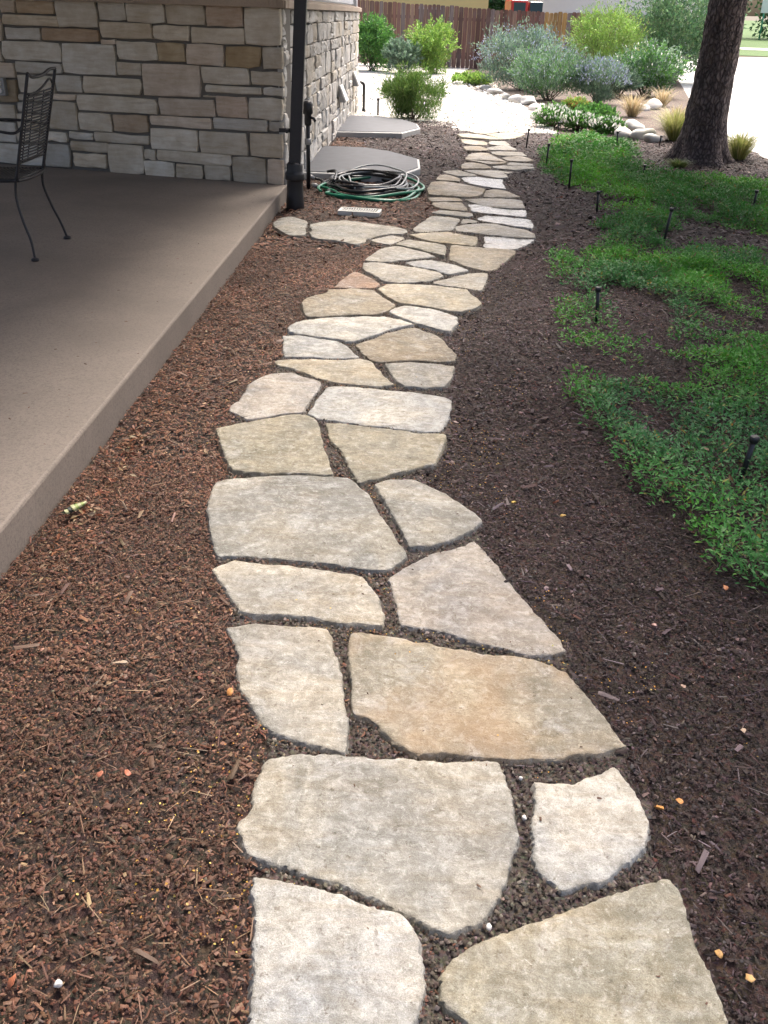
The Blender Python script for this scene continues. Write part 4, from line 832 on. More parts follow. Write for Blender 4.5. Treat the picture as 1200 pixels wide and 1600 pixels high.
def mulch(name, n, yr, lrange, wr, xr):
    y = rng.uniform(*yr,n); x = rng.uniform(*xr,n)
    lo = edge_x(0)+(y-0)*EDIR.x/EDIR.y+.008; hi = np.minimum(4.95+np.maximum(0,y-13)*.1, .95+.36*y+.35)
    lo = np.where(y>9.2, np.interp(y,[9.2,18.8],[-1.03,-.72])+.02, lo)
    ok = (x>lo)&(x<hi)&~look(stone_in,x,y)&~look(well_m,x,y)&(~look(path_m,x,y)|(rng.random(n)<.20))
    ok &= ~((y>15.7)&(x>1.0)&(x<2.2)) & ~((y>15.9)&(x>2.0)) & ~((np.abs(x+.30)<.20)&(np.abs(y-8.6)<.10))
    x=x[ok]; y=y[ok]; n=len(x)
    rt = rightness(x,y)+rng.normal(0,.12,n)
    col = np.where((rt>.5)[:,None], mixcol(RC,n,rng,.25,RW), mixcol(LC,n,rng,.2,LW))
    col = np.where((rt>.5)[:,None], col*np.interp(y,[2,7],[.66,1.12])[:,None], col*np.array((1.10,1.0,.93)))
    col = col*(.72+.60*np.clip((fbm(x*1.9+3,y*1.9+8,4)-.28)/.36,0,1))[:,None]
    L = lrange[0]*.6+(lrange[1]-lrange[0]*.6)*rng.random(n)**2.2; L *= np.where(rng.random(n)<.05,2.4,1); W = np.minimum(rng.uniform(*wr,n)*np.where(rng.random(n)<.25,1.9,.85), L*.9)
    z = mz(x,y)-.006+rng.random(n)**2*.014
    z = z+np.where(look(near_m,x,y), .009*rng.random(n), 0)
    z = np.where(look(path_m,x,y), .006+.006*rng.random(n), z)
    P = np.stack([x,y,z],1)
    o = chips(name,P,L,W,rng.uniform(.001,.0035,n),.38,col,M['chip'],rng)
    return tag(o,'shredded bark mulch covering the ground around the path','mulch',kind='stuff')
mulch('mulch', 190000,(.75,3.4),(.005,.017),(.0022,.0055),(-1.25,2.6))
mulch('mulch', 150000,(3.4,7.2),(.009,.026),(.003,.008),(-1.25,4.2))
mulch('mulch', 95000,(7.2,17.2),(.018,.05),(.007,.018),(-1.1,5.2))
n=90; y=rng.uniform(2.2,8.8,n); x=edge_x(0)+y*EDIR.x/EDIR.y-.03-np.abs(rng.normal(0,.35,n)); s=rng.uniform(.006,.018,n)
o=chips('patio_debris',np.stack([x,y,np.full(n,SLAB+.001)],1),s,s*.35,s*.15,.15,mixcol(LC[:4],n,rng,.2),M['chip'],rng); tag(o,'few stray bark crumbs lying on the patio slab','debris',kind='stuff')
# larger bark pieces
n=170; y=rng.uniform(.9,5,n)**1.0; x=rng.uniform(-1.2,1.8,n); ok=~look(path_m,x,y)&(x>-1.17)&(x<.95+.36*y+.3); x,y=x[ok],y[ok]; n=len(x)
rt=rightness(x,y)>.5; P=np.stack([x,y,mz(x,y)+.008],1)
o=chips('bark_pieces',P,rng.uniform(.03,.075,n),rng.uniform(.006,.016,n),rng.uniform(.003,.007,n),.2,np.where(rt[:,None],mixcol(RC[:5],n,rng,.2),mixcol([(.16,.11,.08),(.10,.06,.04),(.22,.16,.10)],n,rng,.2)),M['chip'],rng)
tag(o,'larger loose splinters of bark among the mulch','bark',kind='stuff')
n=4200; y=.85+rng.random(n)**1.3*5; x=rng.uniform(-1.2,2.4,n); ok=~look(path_m,x,y)&(x>edge_x(0)+y*EDIR.x/EDIR.y+.03)&(x<.95+.36*y+.3); x,y=x[ok],y[ok]; n=len(x)
rt=rightness(x,y)>.5; P=np.stack([x,y,mz(x,y)+.004+.008*rng.random(n)],1)
o=chips('bark_fibres',P,rng.uniform(.02,.06,n),rng.uniform(.001,.0028,n),rng.uniform(.0008,.002,n),.3,np.where(rt[:,None],mixcol(RC[1:5],n,rng,.25),mixcol([(.15,.092,.06),(.115,.062,.04),(.20,.135,.088),(.09,.045,.028)],n,rng,.2)),M['chip'],rng)
tag(o,'thin shredded bark fibres lying across the mulch','bark',kind='stuff')
n=1500; y=.9+rng.random(n)**1.3*7; x=rng.uniform(-1,1.6,n); ok=look(stone_in,x,y)&(rng.random(n)<np.where(look(~dil(~stone_m,5),x,y),.10,.5)); x,y=x[ok],y[ok]; n=len(x); s=rng.uniform(.003,.010,n)
o=chips('crumbs',np.stack([x,y,np.full(n,.024)],1),s,s*.45,s*.3,.2,mixcol(LC[:4],n,rng,.2),M['chip'],rng); tag(o,'stray bark crumbs scattered on the flagstones','crumbs',kind='stuff')
# grit in the joints
n=150000; y=.8+rng.random(n)**1.5*8; x=rng.uniform(-1,1.6,n); ok=look(path_m,x,y)&~look(stone_m,x,y); x,y=x[ok],y[ok]; n=len(x)
P=np.stack([x,y,.006+.010*vnoise(x*14,y*14)],1); s=rng.uniform(.003,.009,n)*(1+.06*y)
o=chips('joint_grit',P,s,s*.8,s*.5,.4,mixcol([(.060,.047,.038),(.095,.078,.064),(.035,.026,.020),(.15,.128,.108)],n,rng,.2,[.35,.25,.3,.1]),M['grain'],rng); tag(o,'fine grey grit between the flagstones','grit',kind='stuff')
# tiny yellow petals blown along the path
n=9000; y=.85+rng.random(n)**1.4*6.5; pc=np.interp(y,[1,2,3,4,5,6,7,8],[.1,.15,.1,.0,.05,.1,.2,.4]); x=pc+rng.normal(0,.42,n)
cl=fbm(x*3+40,y*3,3); ok=(cl>.47)&~(look(stone_m,x,y)&(rng.random(n)<.985))&(x>-1.1); x,y=x[ok],y[ok]; n=len(x)
P=np.stack([x,y,np.where(look(stone_m,x,y),.045,np.where(look(path_m,x,y),.012,mz(x,y)+.009))],1); a_,b_,c_=rot_frame(n,.5,rng); s=rng.uniform(.0025,.006,n)
o=leaves('petals',P,a_,c_,s*1.3,s,mixcol([(.52,.31,.06),(.45,.23,.05),(.58,.42,.13)],n,rng,.2),M['petal']); tag(o,'tiny yellow petals strewn along the path joints and mulch','petals',kind='stuff')
# rust-coloured leaf litter along the slab
n=230; i=rng.choice(5,n,p=[.34,.25,.2,.08,.13]); cc=np.array([(-1.08,3.50),(-1.08,2.95),(-1.10,2.66),(-1.08,5.0),(-1.07,3.95)])[i]; x=cc[:,0]+np.abs(rng.normal(0,.05,n)); y=cc[:,1]+rng.normal(0,.14,n); x=np.maximum(x,edge_x(0)+y*EDIR.x/EDIR.y+.02)
a_,b_,c_=rot_frame(n,.7,rng); s=rng.uniform(.012,.035,n)
o=leaves('leaf_litter',np.stack([x,y,mz(x,y)+.012],1),a_,c_,s,s*.45,mixcol([(.22,.085,.042),(.28,.16,.09),(.17,.068,.038),(.34,.25,.16)],n,rng,.2),M['dry_leaf']); tag(o,'curled rust and tan leaves gathered along the patio edge','leaf litter',kind='stuff')

# single fallen leaves
LEAF_L = ['tan fallen leaf on the dark mulch right of the rust-toned flagstone','orange fallen leaf right of the small white flagstone','pinkish fallen leaf on the dark mulch, right of the path, mid picture','small orange leaf just beyond the orange leaf by the white flagstone','pale leaf on the dark mulch near the right picture edge',
 'yellow leaf just beyond the pointed tip of the grey flagstone','orange leaf at the edge of the far ground cover','yellow leaf on dark mulch between path and ground cover','orange leaf left of the pale flagstone on the brown mulch','rust leaf on brown mulch, right one of a pair','rust leaf on brown mulch, left one of a pair','rust leaf at the bottom left picture corner','orange leaf near the bottom right corner, nearer the flagstone','orange leaf nearest the bottom right picture corner','orange leaf at the lower edge of the near ground cover','long tan leaf standing on the brown mulch left of the path']
LEAF_C=[(.40,.26,.17),(.62,.28,.06),(.52,.30,.22),(.60,.25,.06),(.50,.36,.22),(.68,.45,.08),(.60,.26,.05),(.60,.36,.08),(.58,.25,.06),(.42,.13,.06),(.40,.14,.07),(.42,.14,.06),(.60,.34,.10),(.60,.36,.12),(.52,.20,.07),(.42,.31,.19)]
for k,(x,y) in enumerate(LEAVES):
    r=np.random.default_rng(500+k); s=.008+.004*r.random(); n_=10; 
    V=[]; asp = .3 if k==15 else .75; s = .024 if k==15 else s
    for i in range(n_):
        a=2*pi*i/n_; rr=s*(1+.15*r.normal()); px=rr*cos(a)*(1.25 if i==0 else 1); py=rr*sin(a)*asp; V.append((px,py,.006+.35*abs(py)+.004*r.random()))
    V.append((0,0,.003)); V2=[(a,b,c-.0012) for a,b,c in V]
    F=[(i,(i+1)%n_,n_) for i in range(n_)]+[(n_+1+(i+1)%n_,n_+1+i,2*n_+1) for i in range(n_)]+[(i,n_+1+i,n_+1+(i+1)%n_,(i+1)%n_) for i in range(n_)]
    mt=simple('leaf_tone',[v*q_ for v,q_ in zip(LEAF_C[k],(.78,.80,.95))],.6,0,80,.2,.2)
    o=link('fallen_leaf',mesh('fallen_leaf',V+V2,F,mt,True)); o.location=(x,y,float(mz(x,y))+.010); o.rotation_euler=(r.normal(0,.25),r.normal(0,.25),r.random()*6)
    tag(o,LEAF_L[k],'leaf',group='fallen leaves on the mulch')
# a curled banded leaf at the slab
e=empty('curled_leaf',(-1.10,2.90,.02)); e.rotation_euler=(0,.1,1.2); tag(e,'curled yellow-green leaf with dark bands at the patio edge','leaf')
for k in range(7):
    mt = simple('leaf_dark',(.02,.025,.02),.5) if k in (1,) else simple('leaf_green',(.24,.30,.10) if k%2 else (.40,.40,.22),.5)
    x0=-.055+k*.017; w_=.020*(1-abs(k-2.0)/7)
    MB().add([(x0,-w_,.0),(x0+.016,-w_*.95,.0),(x0+.016,0,w_*.9),(x0,0,w_*.95),(x0+.016,w_*.95,.0),(x0,w_,.0)],[(0,1,2,3),(3,2,4,5),(0,5,4,1)]).build('band',mt,e,True)
def rock_mesh(name, r, seed, mat, sub=2, flat=.7):
    bm=bmesh.new(); bmesh.ops.create_icosphere(bm,subdivisions=sub,radius=1); g=np.random.default_rng(seed); ph=g.random((5,3))*6; fr=g.normal(0,1.3,(5,3))
    for v in bm.verts:
        c=np.array(v.co); k=1+.22*sum(math.sin(float(c@fr[i])*1.5+ph[i,0]) for i in range(5))/2
        v.co=Vector((c[0]*k*(1+.25*math.sin(ph[0,1])),c[1]*k,c[2]*k*flat))*r
    me=bpy.data.meshes.new(name); bm.to_mesh(me); bm.free(); me.materials.append(mat); me.polygons.foreach_set('use_smooth',[True]*len(me.polygons)); return me
PB_L=['small round white pebble on the brown mulch at bottom left','pale pebble in the joint left of the small white flagstone','pale pebble in the joint above the bottom right flagstone','tiny pale pebble at the upper left corner of the small white flagstone']
for k,(x,y) in enumerate(PEBBLES):
    r=(.0075,.008,.0065,.006)[k]; o=link('pebble',rock_mesh('pebble',r,60+k,M['rock'],2,.8)); o.location=(x,y,(float(mz(x,y))+.012) if k==0 else .018); tag(o,PB_L[k],'pebble',group='loose pebbles')

# ------------------------------------------------------------------ ground cover
def ground_cover():
    patch=[]
    for h,d,poly in PATCHES+[(.065,.9,[(2.25,4.9),(1.45,2.45),(2.6,2.3),(3.6,4.0),(4.2,6.5),(4.3,9.0),(3.7,8.6),(3.15,6.7),(2.6,5.4)])]:
        P=np.array(poly); a=.5*abs(sum(P[i-1,0]*P[i,1]-P[i,0]*P[i-1,1] for i in range(len(P))))
        m=np.zeros((NX,NY),bool); raster(poly,m); m=dil(m,1); n=int(a*300*2.0*(.4+.6*d)); x=rng.uniform(P[:,0].min()-.1,P[:,0].max()+.1,n*2); y=rng.uniform(P[:,1].min()-.1,P[:,1].max()+.1,n*2)
        ok=look(m,x,y)&(x<5.5); nz=fbm(x*3.4+7,y*2.6+3,5); ok&=(nz>(.488-.12*d)+rng.normal(0,.03,len(x))); x,y,nz=x[ok],y[ok],nz[ok]
        patch.append(np.stack([x,y,np.full(len(x),h)*np.clip((nz-.34)*8,.30,2.3)],1))
    S=np.concatenate(patch); ns=len(S)
    near=S[:,1]
    per=np.where(near<5,16,np.where(near<9,13,10)); idx=np.repeat(np.arange(ns),per); n=len(idx)
    c=S[idx]; r=rng.random(n)**.6*(.05+.0025*c[:,1]); a=rng.random(n)*2*pi
    z0=np.clip(rng.random(n)**.7*c[:,2]*(1-.35*r/.08),.004,.2)
    P=np.stack([c[:,0]+r*np.cos(a),c[:,1]+r*np.sin(a),mz(c[:,0],c[:,1])+z0],1)
    D=np.stack([np.cos(a)+rng.normal(0,.6,n),np.sin(a)+rng.normal(0,.6,n),rng.normal(.45,.5,n)],1)
    N=np.stack([rng.normal(0,.45,n),rng.normal(0,.45,n),np.ones(n)],1)
    L=rng.uniform(.014,.034,n)*(1+.07*np.maximum(0,c[:,1]-4)); W=L*rng.uniform(.28,.42,n)
    tone=fbm(P[:,0]*1.3,P[:,1]*1.1+9,3)
    g1=np.array((.038,.155,.022)); g2=np.array((.095,.310,.026)); gb=np.array((.050,.155,.066)); 
    col=mixcol([(1,1,1)],n,rng,.22)
    f=np.clip((tone-.36)*4.5,0,1)[:,None]; far=np.clip((c[:,1]-5)/5,0,1)[:,None]
    col=col*((g1*(1-f)+g2*f)*(.35+.65*far)+(gb*(1-f)+g1*1.25*f)*(.65*(1-far)))*1.28
    yl=rng.random(n)<.02; col[yl]=np.array((.22,.20,.04)); od=rng.random(n)<.05; col[od]=col[od]*np.array((1.9,1.15,.9)); dd=rng.random(n)<.025; col[dd]=np.array((.16,.095,.05))
    o=leaves('ground_cover',P,D,N,L,W,np.clip(col,.004,.6),M['leaf']); tag(o,'low creeping green ground cover spreading over the mulch','ground cover',kind='stuff')
    # runners: thin woody stems, a few dead
    k=2500; j=rng.choice(ns,k); a=rng.random(k)*2*pi; D=np.stack([np.cos(a),np.sin(a),rng.normal(.1,.2,k)],1); N=np.tile([0,0,1.],(k,1))
    o=leaves('runners',np.stack([S[j,0],S[j,1],mz(S[j,0],S[j,1])+.012],1),D,N,rng.uniform(.05,.14,k),.003,mixcol([(.16,.10,.06),(.10,.09,.04)],k,rng,.2),M['dry_leaf']); tag(o,'thin trailing stems of the ground cover','stems',kind='stuff')
ground_cover()

# ------------------------------------------------------------------ trees
def conifer(name, label, x, y, r0, H, zb, R, seed, bright=1.0, needles=700, nb=70):
    e=empty(name,(x,y,0)); tag(e,label,'tree'); g=np.random.default_rng(seed)
    n=56; zs=list(np.concatenate([np.linspace(-.08,.5,14),np.linspace(.56,4,60),np.linspace(4.2,H,20)])); V=[]
    for z in zs:
        fl=.55*math.exp(-max(z,0)/.15)+.14*math.exp(-max(z,0)/.7)
        r=r0*(1-.9*max(0,z)/H)
        for k in range(n):
            a=2*pi*k/n; lob=1+.5*math.sin(a*5+1.3)+.35*math.sin(a*3+.4)
            rr=r*(1+fl*max(.15,lob)*.9)+.022*float(fbm(a*6+seed,z*5,3)-.5)*2*(r/r0)**.5+.022*(float(vnoise(a*13+seed,z*10))-.5)+.012*(float(vnoise(a*26+seed,z*24))-.5)
            # seam-free angle noise
            V.append((rr*cos(a)+.03*z*.3,rr*sin(a),z))
    m=len(zs); F=[(i*n+k,i*n+(k+1)%n,(i+1)*n+(k+1)%n,(i+1)*n+k) for i in range(m-1) for k in range(n)]
    link('trunk',mesh('trunk',V,F,M['bark'],True),e)
    br=MB(); PP=[];DD=[]
    for k in range(nb):
        f=(k+.5)/nb; z=zb+(H-zb-.4)*f**1.15; Lb=R*(1-f)**.75*g.uniform(.8,1.1)+.35; a=k*2.399+g.normal(0,.2)
        d=Vector((cos(a),sin(a),0)); pts=[]
        for s in range(7):
            t=s/6; pts.append(Vector((.009*z,0,z))+d*Lb*t+Vector((0,0,Lb*(.10*t-.32*t*t+.12*t**3))))
        br.tube(pts,[.035*(1-f*.6)*(1-.85*s/6)+.004 for s in range(7)],6)
        q=int(needles*(.35+Lb/R)); t=g.random(q)**.65; P=np.array([pts[0].lerp(pts[6],1) for _ in range(1)])
        i=np.minimum((t*6).astype(int),5); fr=t*6-i; A_=np.array([tuple(p) for p in pts]); P=A_[i]*(1-fr[:,None])+A_[i+1]*fr[:,None]
        side=g.normal(0,.30,q)*Lb*(.25+.75*(1-t))*.8; P=P+np.outer(side,[-sin(a),cos(a),0]); P[:,2]-=np.abs(g.normal(0,.10,q))+.06*np.abs(side)
        PP.append(P); sg=np.sign(side)[:,None]; DD.append(np.array([cos(a),sin(a),-.25])[None]+sg*np.array([-sin(a),cos(a),0])[None]*.9+g.normal(0,.35,(q,3)))
    br.build('branches',M['bark'],e,True)
    P=np.concatenate(PP); D=np.concatenate(DD); q=len(P)
    leaves('crown',P,D,np.stack([g.normal(0,.5,q),g.normal(0,.5,q),np.ones(q)],1),g.uniform(.16,.30,q),g.uniform(.05,.09,q),mixcol([(.022,.055,.022),(.035,.075,.028),(.028,.060,.035)],q,g,.2)*bright,M['needle'],e)
conifer('spruce_tree','large tree with dark scaly bark and flared roots standing by the road',3.99,13.0,.255,12.0,3.5,3.8,5,needles=330,nb=60)
conifer('spruce_tree','unseen second conifer added to shade the garden bed, right of the picture',5.2,6.4,.26,13.0,3.0,5.0,8,needles=520,nb=64)  # out-of-view tree, added and placed to shade path and bed


def blob_tree(name,label,x,y,h,R,zc,n,cols,seed,leaf=(.18,.32),trunk=.14,group=None):
    e=empty(name,(x,y,gz(y)-.02)); tag(e,label,'tree',group=group); g=np.random.default_rng(seed)
    MB().tube([(0,0,-.1),(.03,0,h*.3),(.0,.05,zc),(0,0,h*.85)],[trunk*1.2,trunk,trunk*.7,.02],10).build('trunk',M['bark'],e,True)
    nc=34; C_=unit(nc,g)*np.array([R,R,(h-zc)*.85])*(g.random((nc,1))**.4)*.8+np.array([0,0,zc+.1*h]); cr=g.uniform(.22,.42,nc)*R
    i=g.integers(nc,size=n); U_=unit(n,g,-.6); P=C_[i]+U_*(cr[i]*g.random(n)**.3)[:,None]
    tint=(.75+.5*g.random(nc))[i][:,None]
    leaves('crown',P,U_*.6+g.normal(0,.6,(n,3)),U_+g.normal(0,.5,(n,3)),g.uniform(*leaf,n),g.uniform(leaf[0]*.5,leaf[1]*.5,n),np.clip(mixcol(cols,n,g,.2)*tint,.004,.7),M['leaf'],e)
def shrub(name,label,x,y,rx,h,n,cols,seed,leaf=(.03,.06),asp=.4,upright=.5,clumps=26,tips=None,group=None,cat='shrub',gap=.0):
    e=empty(name,(x,y,gz(y)-.02)); tag(e,label,cat,group=group); g=np.random.default_rng(seed)
    U_=unit(clumps,g,-.9); C_=U_*np.array([rx*.70,rx*.70,h*.42])*(g.random((clumps,1))**.35)+np.array([0,0,h*.44]); cr=g.uniform(.20,.36,clumps)*rx
    i=g.integers(clumps,size=n); D=unit(n,g,-.8); P=C_[i]+D*(cr[i]*g.random(n)**.35)[:,None]*np.array([1,1,min(1.3,h/rx*.6)])
    P[:,2]=np.clip(P[:,2],.02,h*1.1); tint=(.7+.6*g.random(clumps))[i][:,None]
    col=mixcol(cols,n,g,.18)*tint
    dirs=D*(1-upright)+np.array([0,0,upright*1.3])+g.normal(0,.4,(n,3))
    K=int(70+90*rx); q=18; sd=unit(K,g,-.1); so=sd*np.array([rx*.72,rx*.72,h*.36])+np.array([0,0,h*.45]); dd=sd*.7+np.array([0,0,upright*.9])+g.normal(0,.25,(K,3)); dd/=np.linalg.norm(dd,axis=1)[:,None]
    ll=g.uniform(.10,.42,K)*min(rx,h); ii=np.repeat(np.arange(K),q); tt=np.tile(np.linspace(0,1,q),K); SP=so[ii]+dd[ii]*(ll[ii]*tt)[:,None]+g.normal(0,.018*rx+.006,(K*q,3)); SP[:,2]=np.maximum(SP[:,2],.02)
    P=np.concatenate([P,SP]); D=np.concatenate([D,sd[ii]]); dirs=np.concatenate([dirs,dd[ii]+g.normal(0,.5,(K*q,3))]); col=np.concatenate([col,mixcol(cols,K*q,g,.18)*(.8+.6*g.random(K))[ii][:,None]]); n=len(P)
    leaves('foliage',P,dirs,D+g.normal(0,.6,(n,3)),g.uniform(leaf[0]*.7,leaf[1]*1.15,n),g.uniform(leaf[0]*asp,leaf[1]*asp,n),np.clip(col,.004,.8),M['leaf'],e)
    st=MB()
    for k in range(14):
        a=g.random()*2*pi; q=C_[k%clumps]; st.tube([(.06*cos(a),.06*sin(a),-.03),tuple(q*np.array([.5,.5,.45])),tuple(q)],[.012,.009,.004],5)
    st.build('stems',M['wood_stem'],e,True)
    if tips:
        tn,tc,ts=tips; D=unit(tn,g,.0); P=np.array([0,0,h*.45])+D*np.array([rx*.98,rx*.98,h*.56])*g.uniform(.82,1.05,(tn,1))
        leaves('flowers',P,D*.5+np.array([0,0,.8])+g.normal(0,.3,(tn,3)),D+g.normal(0,.5,(tn,3)),g.uniform(ts*.6,ts*1.4,tn),g.uniform(ts*.3,ts*.7,tn),mixcol(tc,tn,g,.12),M['petal'],e)['kind']='stuff'
GR=[(.07,.19,.035),(.10,.24,.045),(.06,.155,.045)]; GS=[(.14,.22,.14),(.18,.26,.19),(.11,.19,.11)]; LI=[(.20,.34,.06),(.26,.40,.08),(.16,.29,.06)]
BL=[(.24,.27,.40),(.32,.35,.46),(.20,.24,.35)]; WH=[(.78,.78,.74),(.70,.70,.66)]
shrub('bush','tall wispy green bush beside the farther window well cover',.27,17.35,.66,.80,10000,[(.07,.15,.03),(.095,.18,.035),(.13,.20,.05)],31,(.05,.11),.13,.95,34,cat='bush')
shrub('shrub','dense green shrub against the fence next to the house corner',-.80,31.2,.80,1.55,6500,GR,32,(.05,.10),.5,.3)
shrub('shrub','lime green rounded shrub in front of the fence planks',.98,31.0,.82,1.50,6500,LI,33,(.05,.10),.5,.3)
shrub('shrub','low grey-green shrub between the green and the lime shrub',.12,30.4,.60,.95,4500,GS,34,(.05,.09),.4,.4)
shrub('sage_bush','largest grey-blue sage bush in front of the brown fence',3.10,25.6,1.30,1.42,11000,GS+[(.14,.20,.19)],35,(.05,.11),.25,.65,36,tips=(700,BL,.045),cat='bush')
shrub('sage_bush','mid green sage bush in front of the grey-blue one',3.35,22.6,1.0,1.08,9000,GS+GR[:1],36,(.05,.10),.25,.65,30,tips=(260,BL,.045),cat='bush')
shrub('lavender_bush','blue flowering lavender bush right of the sage bushes',4.35,22.2,.68,.90,5500,GS,37,(.05,.09),.25,.8,22,tips=(900,BL,.05),cat='bush')
shrub('rose_bush','round green bush with white flowers nearest the road',6.0,24.8,.98,1.15,8000,GR+GS,38,(.05,.10),.45,.35,26,tips=(130,WH,.07),cat='bush')
shrub('shrub','feathery yellow-green shrub in front of the fence end',5.75,29.0,1.2,2.05,8500,LI+[(.22,.34,.10)],39,(.05,.11),.3,.5,30)
shrub('large_shrub','very large dark green shrub at the road behind the white flowers',8.1,30.2,1.75,3.0,15000,[(.07,.16,.07),(.10,.19,.09),(.14,.23,.10)],40,(.06,.13),.4,.4,44)
shrub('groundcover_plant','low lime plant along the far edge of the gravel',1.95,27.0,.62,.26,2600,LI,41,(.04,.08),.5,.3,18,cat='plant')
shrub('groundcover_plant','small red and green plant in the far bed before the sage',3.55,20.1,.34,.22,1300,LI+[(.30,.14,.05)],42,(.03,.06),.5,.3,12,cat='plant')
for k,(x,y,r,h,l) in enumerate(((2.62,16.75,.34,.34,'white flowering plant by the end of the path'),(2.98,16.45,.30,.28,'white flowering plant behind the green mat, middle of three'),(3.38,16.15,.30,.24,'white flowering plant of the three, nearest the tree'),)):
    shrub('flowering_plant',l,x,y,r,h,1500,GR,50+k,(.03,.06),.5,.3,14,tips=(260,WH,.055),group='white flowering plants',cat='plant')
shrub('shrub','low silvery green shrub between the lavender and the white flowered bush',5.25,24.2,.60,.62,3500,GS,43,(.04,.08),.3,.5,18)
shrub('groundcover_plant','low green plant among the rocks near the path end',3.6,18.3,.45,.26,1800,GR,44,(.03,.06),.5,.3,14,cat='plant')
def grass(label,x,y,r,h,n,cols,seed):
    e=empty('grass_clump',(x,y,gz(y)-.01)); tag(e,label,'grass clump',group='ornamental grass clumps'); g=np.random.default_rng(seed); a=g.random(n)*2*pi; ln=g.uniform(.55,1.1,n)*h
    d=np.stack([np.cos(a),np.sin(a),np.zeros(n)],1); P0=d*(g.random(n)*.08)[:,None]; sp=g.uniform(.05,.9,n)[:,None]*r
    P1=P0+d*sp*.45+np.array([0,0,1])*ln[:,None]*.65; P2=P0+d*sp+np.array([0,0,1])*(ln*g.uniform(.75,1.0,n))[:,None]; B_=np.cross(d,[0,0,1.])*.004
    V=np.stack([P0-B_,P0+B_,P1-B_,P1+B_,P2],1).reshape(-1,3); b=(np.arange(n)*5)[:,None]
    lp=np.concatenate([b+np.array([0,1,3,2])[None],b+np.array([2,3,4])[None]],1).ravel()
    bulk('blades',V,lp,np.tile([4,3],n),np.repeat(mixcol(cols,n,g,.15),5,0),M['leaf'],e)
YG=[(.32,.32,.10),(.40,.38,.16),(.24,.28,.08)]; TN=[(.46,.36,.20),(.52,.44,.28),(.38,.30,.16)]
grass('yellow-green grass clump left of the tree trunk',4.28,15.35,.60,.50,800,YG,1); grass('pale grass clump right of the tree trunk base',4.62,13.35,.46,.40,520,YG,2)
grass('tan dry grass clump in the far bed',4.5,19.3,.62,.46,420,TN,3); grass('tan dry grass clump beside the road rocks',5.75,22.0,.55,.42,260,TN,4)
grass('tall green and tan grass between the lime and the large shrub',6.35,27.3,.42,1.15,700,YG+TN[:1],5); grass('small grassy tuft at the foot of the tree',3.55,12.35,.22,.12,350,[(.10,.16,.04),(.20,.22,.08)],6)
grass('tan dry grass clump between rocks and tree',4.75,17.2,.6,.42,360,TN,7)
BD=['at the gravel edge, farthest of the row','at the gravel edge, second farthest','at the gravel edge before the sage bushes','at the gravel edge, large one before the sage','largest at the gravel bend','right by the path end','between the flowers and the gravel','behind the first white flowers','at the gravel bend, small','tucked behind the gravel bend','behind the middle white flowers','right of the middle white flowers','behind the white flowers nearest the tree','between flowers and grass clump','beside the yellow-green grass clump','before the grass clump','nearest the tree trunk','near the road below the white rose bush','at the road edge, by the rose bush']
for k,(x,y,r) in enumerate(BOULDERS):
    o=link('boulder',rock_mesh('boulder',r*.66,80+k,M['rock'],3,.62)); o.location=(x,y,r*.16); o.rotation_euler=(0,0,k*1.7); tag(o,'pale rounded rock '+BD[k],'rock',group='pale rocks edging the bed')
n=5200; y=15.8+rng.random(n)**1.6*12; x=rng.uniform(-.8,2.6,n); ok=~((y<17)&(x<.9)); x,y=x[ok],y[ok]; n=len(x); s=rng.uniform(.02,.06,n)
o=chips('gravel',np.stack([x,y,np.full(n,-.004)+np.maximum(0,.01*(y-25))],1),s,s*.8,s*.45,.3,mixcol([(.62,.60,.56),(.72,.70,.66),(.5,.47,.42)],n,rng,.12),M['grain'],rng); tag(o,'white gravel at the end of the path','gravel',kind='stuff')

# ------------------------------------------------------------------ fence
fence=empty('plank_fence',(-3.6,34,0)); tag(fence,'weathered brown plank fence behind the shrubs','fence')
gF=np.random.default_rng(77); x=-3.6; k=0
while x<9.0:
    wd=gF.uniform(.125,.16); zb=.16-.035*(x+1)*(x<4)-.17*(x>=4); h=1.80+gF.normal(0,.012)
    m=MB(); w2=wd-.008
    prof=[(0,zb),(w2,zb),(w2,zb+h-.03),(w2-.025,zb+h),(.025,zb+h),(0,zb+h-.03)]; yo=gF.normal(0,.004)
    m.add([(a,yo,b) for a,b in prof]+[(a,yo+.018,b) for a,b in prof],[(0,1,2,3,4,5),(11,10,9,8,7,6)]+[(i,6+i,6+(i+1)%6,(i+1)%6) for i in range(6)])
    o=m.build('plank',M['fence_wood'],fence); o.location=(x+3.6,0,0)
    new=4.55<x<5.35
    c=np.array((.60,.36,.13) if new else [(.25,.13,.10),(.29,.165,.125),(.20,.115,.095),(.36,.23,.17),(.26,.20,.185)][gF.choice(5,p=[.3,.25,.2,.1,.15])])*(1+gF.normal(0,.12)); o.color=(*np.clip(c,.02,1),1)
    x+=wd; k+=1
for zz_ in (.4,1.5):
    MB().box((6.3,.045,zz_),(12.5,.05,.09),ry=.012).build('rail',M['wood_stem'],fence)
for xx in np.arange(-3.5,9,2.4): MB().box((xx+3.6,.11,.85),(.09,.09,1.8)).build('post',M['wood_stem'],fence)

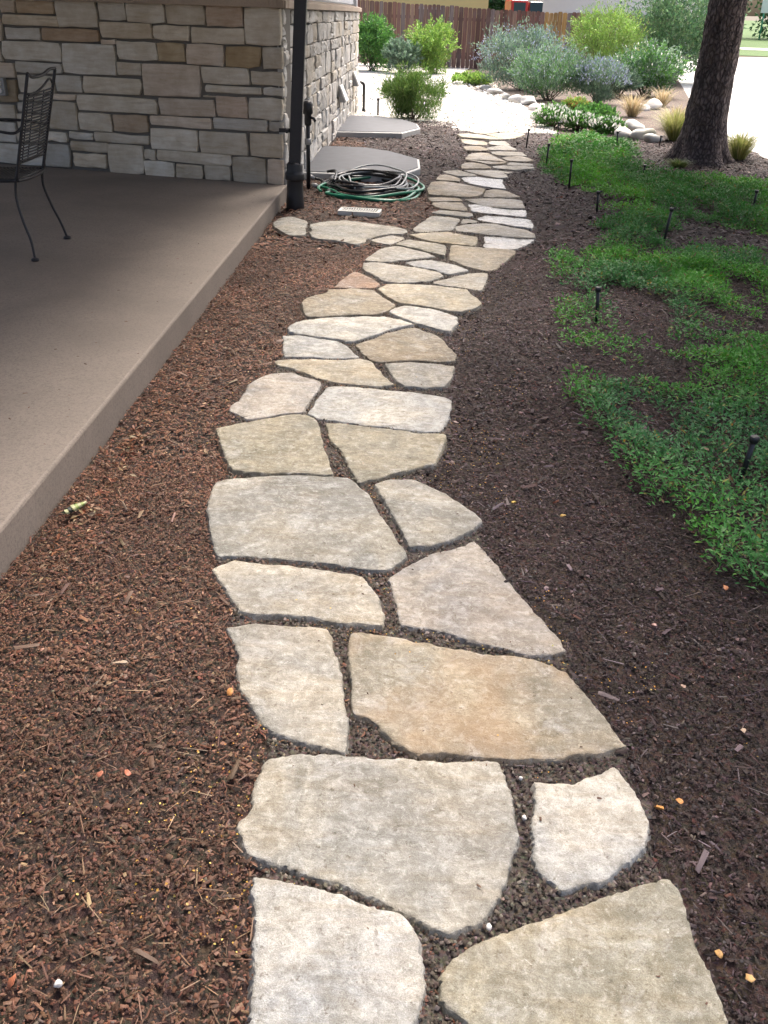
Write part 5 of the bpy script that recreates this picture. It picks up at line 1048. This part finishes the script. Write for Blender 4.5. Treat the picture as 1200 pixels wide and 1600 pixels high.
# ------------------------------------------------------------------ beyond the fence and across the road
def little_house(name,label,x0,x1,y0,y1,hw,hr,mat):
    e=empty(name,((x0+x1)/2,(y0+y1)/2,gz(y0))); tag(e,label,'house'); W2=(x1-x0)/2; D2=(y1-y0)/2
    MB().box((0,0,hw/2),(2*W2,2*D2,hw)).build('wall',mat,e)
    MB().add([(-W2-.4,-D2-.5,hw),(W2+.4,-D2-.5,hw),(W2+.4,D2+.5,hw),(-W2-.4,D2+.5,hw),(-W2-.4,0,hw+hr),(W2+.4,0,hw+hr)],[(0,1,5,4),(2,3,4,5),(0,4,3),(1,2,5),(0,3,2,1)]).build('roof',M['roof_shingle'],e)
    for sx in (-.5,.45):
        w=MB().box((sx*W2,-D2-.01,hw*.34),(1.2,.06,1.1)).build('window',M['white_plastic'],e); MB().box((sx*W2,-D2-.045,hw*.34),(1.0,.03,.9)).build('pane',M['glass_dark'],w)
little_house('yellow_house','pale yellow house rising just above the fence',-5.2,3.75,45,53,3.4,2.0,M['yellow_siding'])
little_house('white_house','white house behind the fence end and shrubs',6.7,15,52,60,3.4,2.0,M['white_siding'])
tr=empty('red_truck',(4.85,44.6,gz(44.6))); tr.rotation_euler=(0,0,.1); tr.location.x=4.95; tr.scale=(.55,.8,1.0); tag(tr,'red truck showing above the fence between the two houses','truck')
MB().box((-.1,0,1.55),(1.3,1.7,1.0)).box((-.1,0,2.1),(.75,1.4,.16)).build('cab',M['red_paint'],tr,bevel=.06)
MB().box((.95,0,1.2),(1.0,1.6,.55)).build('bonnet',M['red_paint'],tr,bevel=.06); MB().box((1.2,0,1.75),(1.0,1.6,.5)).build('canopy',M['glass_dark'],tr,bevel=.04)
for s in (-1,1):
    for xx in (-.4,1.0): MB().tube([(xx,s*.72,.42),(xx,s*.95,.42)],.42,18).build('wheel',M['tyre'],tr)
MB().box((-.1,-.86,1.75),(.9,.02,.42)).build('window',M['glass_dark'],tr)
DK=[(.030,.085,.030),(.045,.11,.035),(.035,.09,.045)]
FT=[(4.2,60,8,3.0,4.0,'dark tree behind the red truck'),(19.5,72,9,4.2,4.6,'broad tree across the road, left of the trunk'),(25.5,92,11,4.6,5.0,'dark tree on the lawn across the road, behind the sign'),(31.5,88,10,4.4,4.4,'dark tree on the lawn right of the sign'),(14,84,11,5.0,5.2,'tall tree behind the white house'),(-8,68,10,5,5,'tree behind the yellow house'),(40,100,12,6,6,'far tree on the right beyond the lawn')]
for k,(x,y,h,R,zc,l) in enumerate(FT): blob_tree('broadleaf_tree',l,x,y,h,R,zc*.8,5200,DK if k!=1 else [(.11,.20,.05),(.14,.22,.07),(.07,.14,.04)],200+k,(.25,.5),.22,group='trees across the road')
sg=empty('street_sign',(28.85,84,gz(84))); tag(sg,'white street sign plate on a thin green pole across the road','sign')
MB().tube([(0,0,-.1),(0,0,2.9)],.06,10).build('pole',M['sign_green'],sg,True); MB().box((0,-.08,2.35),(.62,.03,.95)).build('plate',M['sign_white'],sg,bevel=.01)
sg=empty('marker_post',(29.55,82,gz(82))); tag(sg,'short pale marker post on the lawn right of the street sign','post')
MB().tube([(0,0,-.1),(0,0,1.0)],.07,8).build('pole',M['white_plastic'],sg,True); MB().lathe((0,0,.98),[(.09,0),(.09,.08),(.03,.11)],10).build('cap',M['white_plastic'],sg,True)
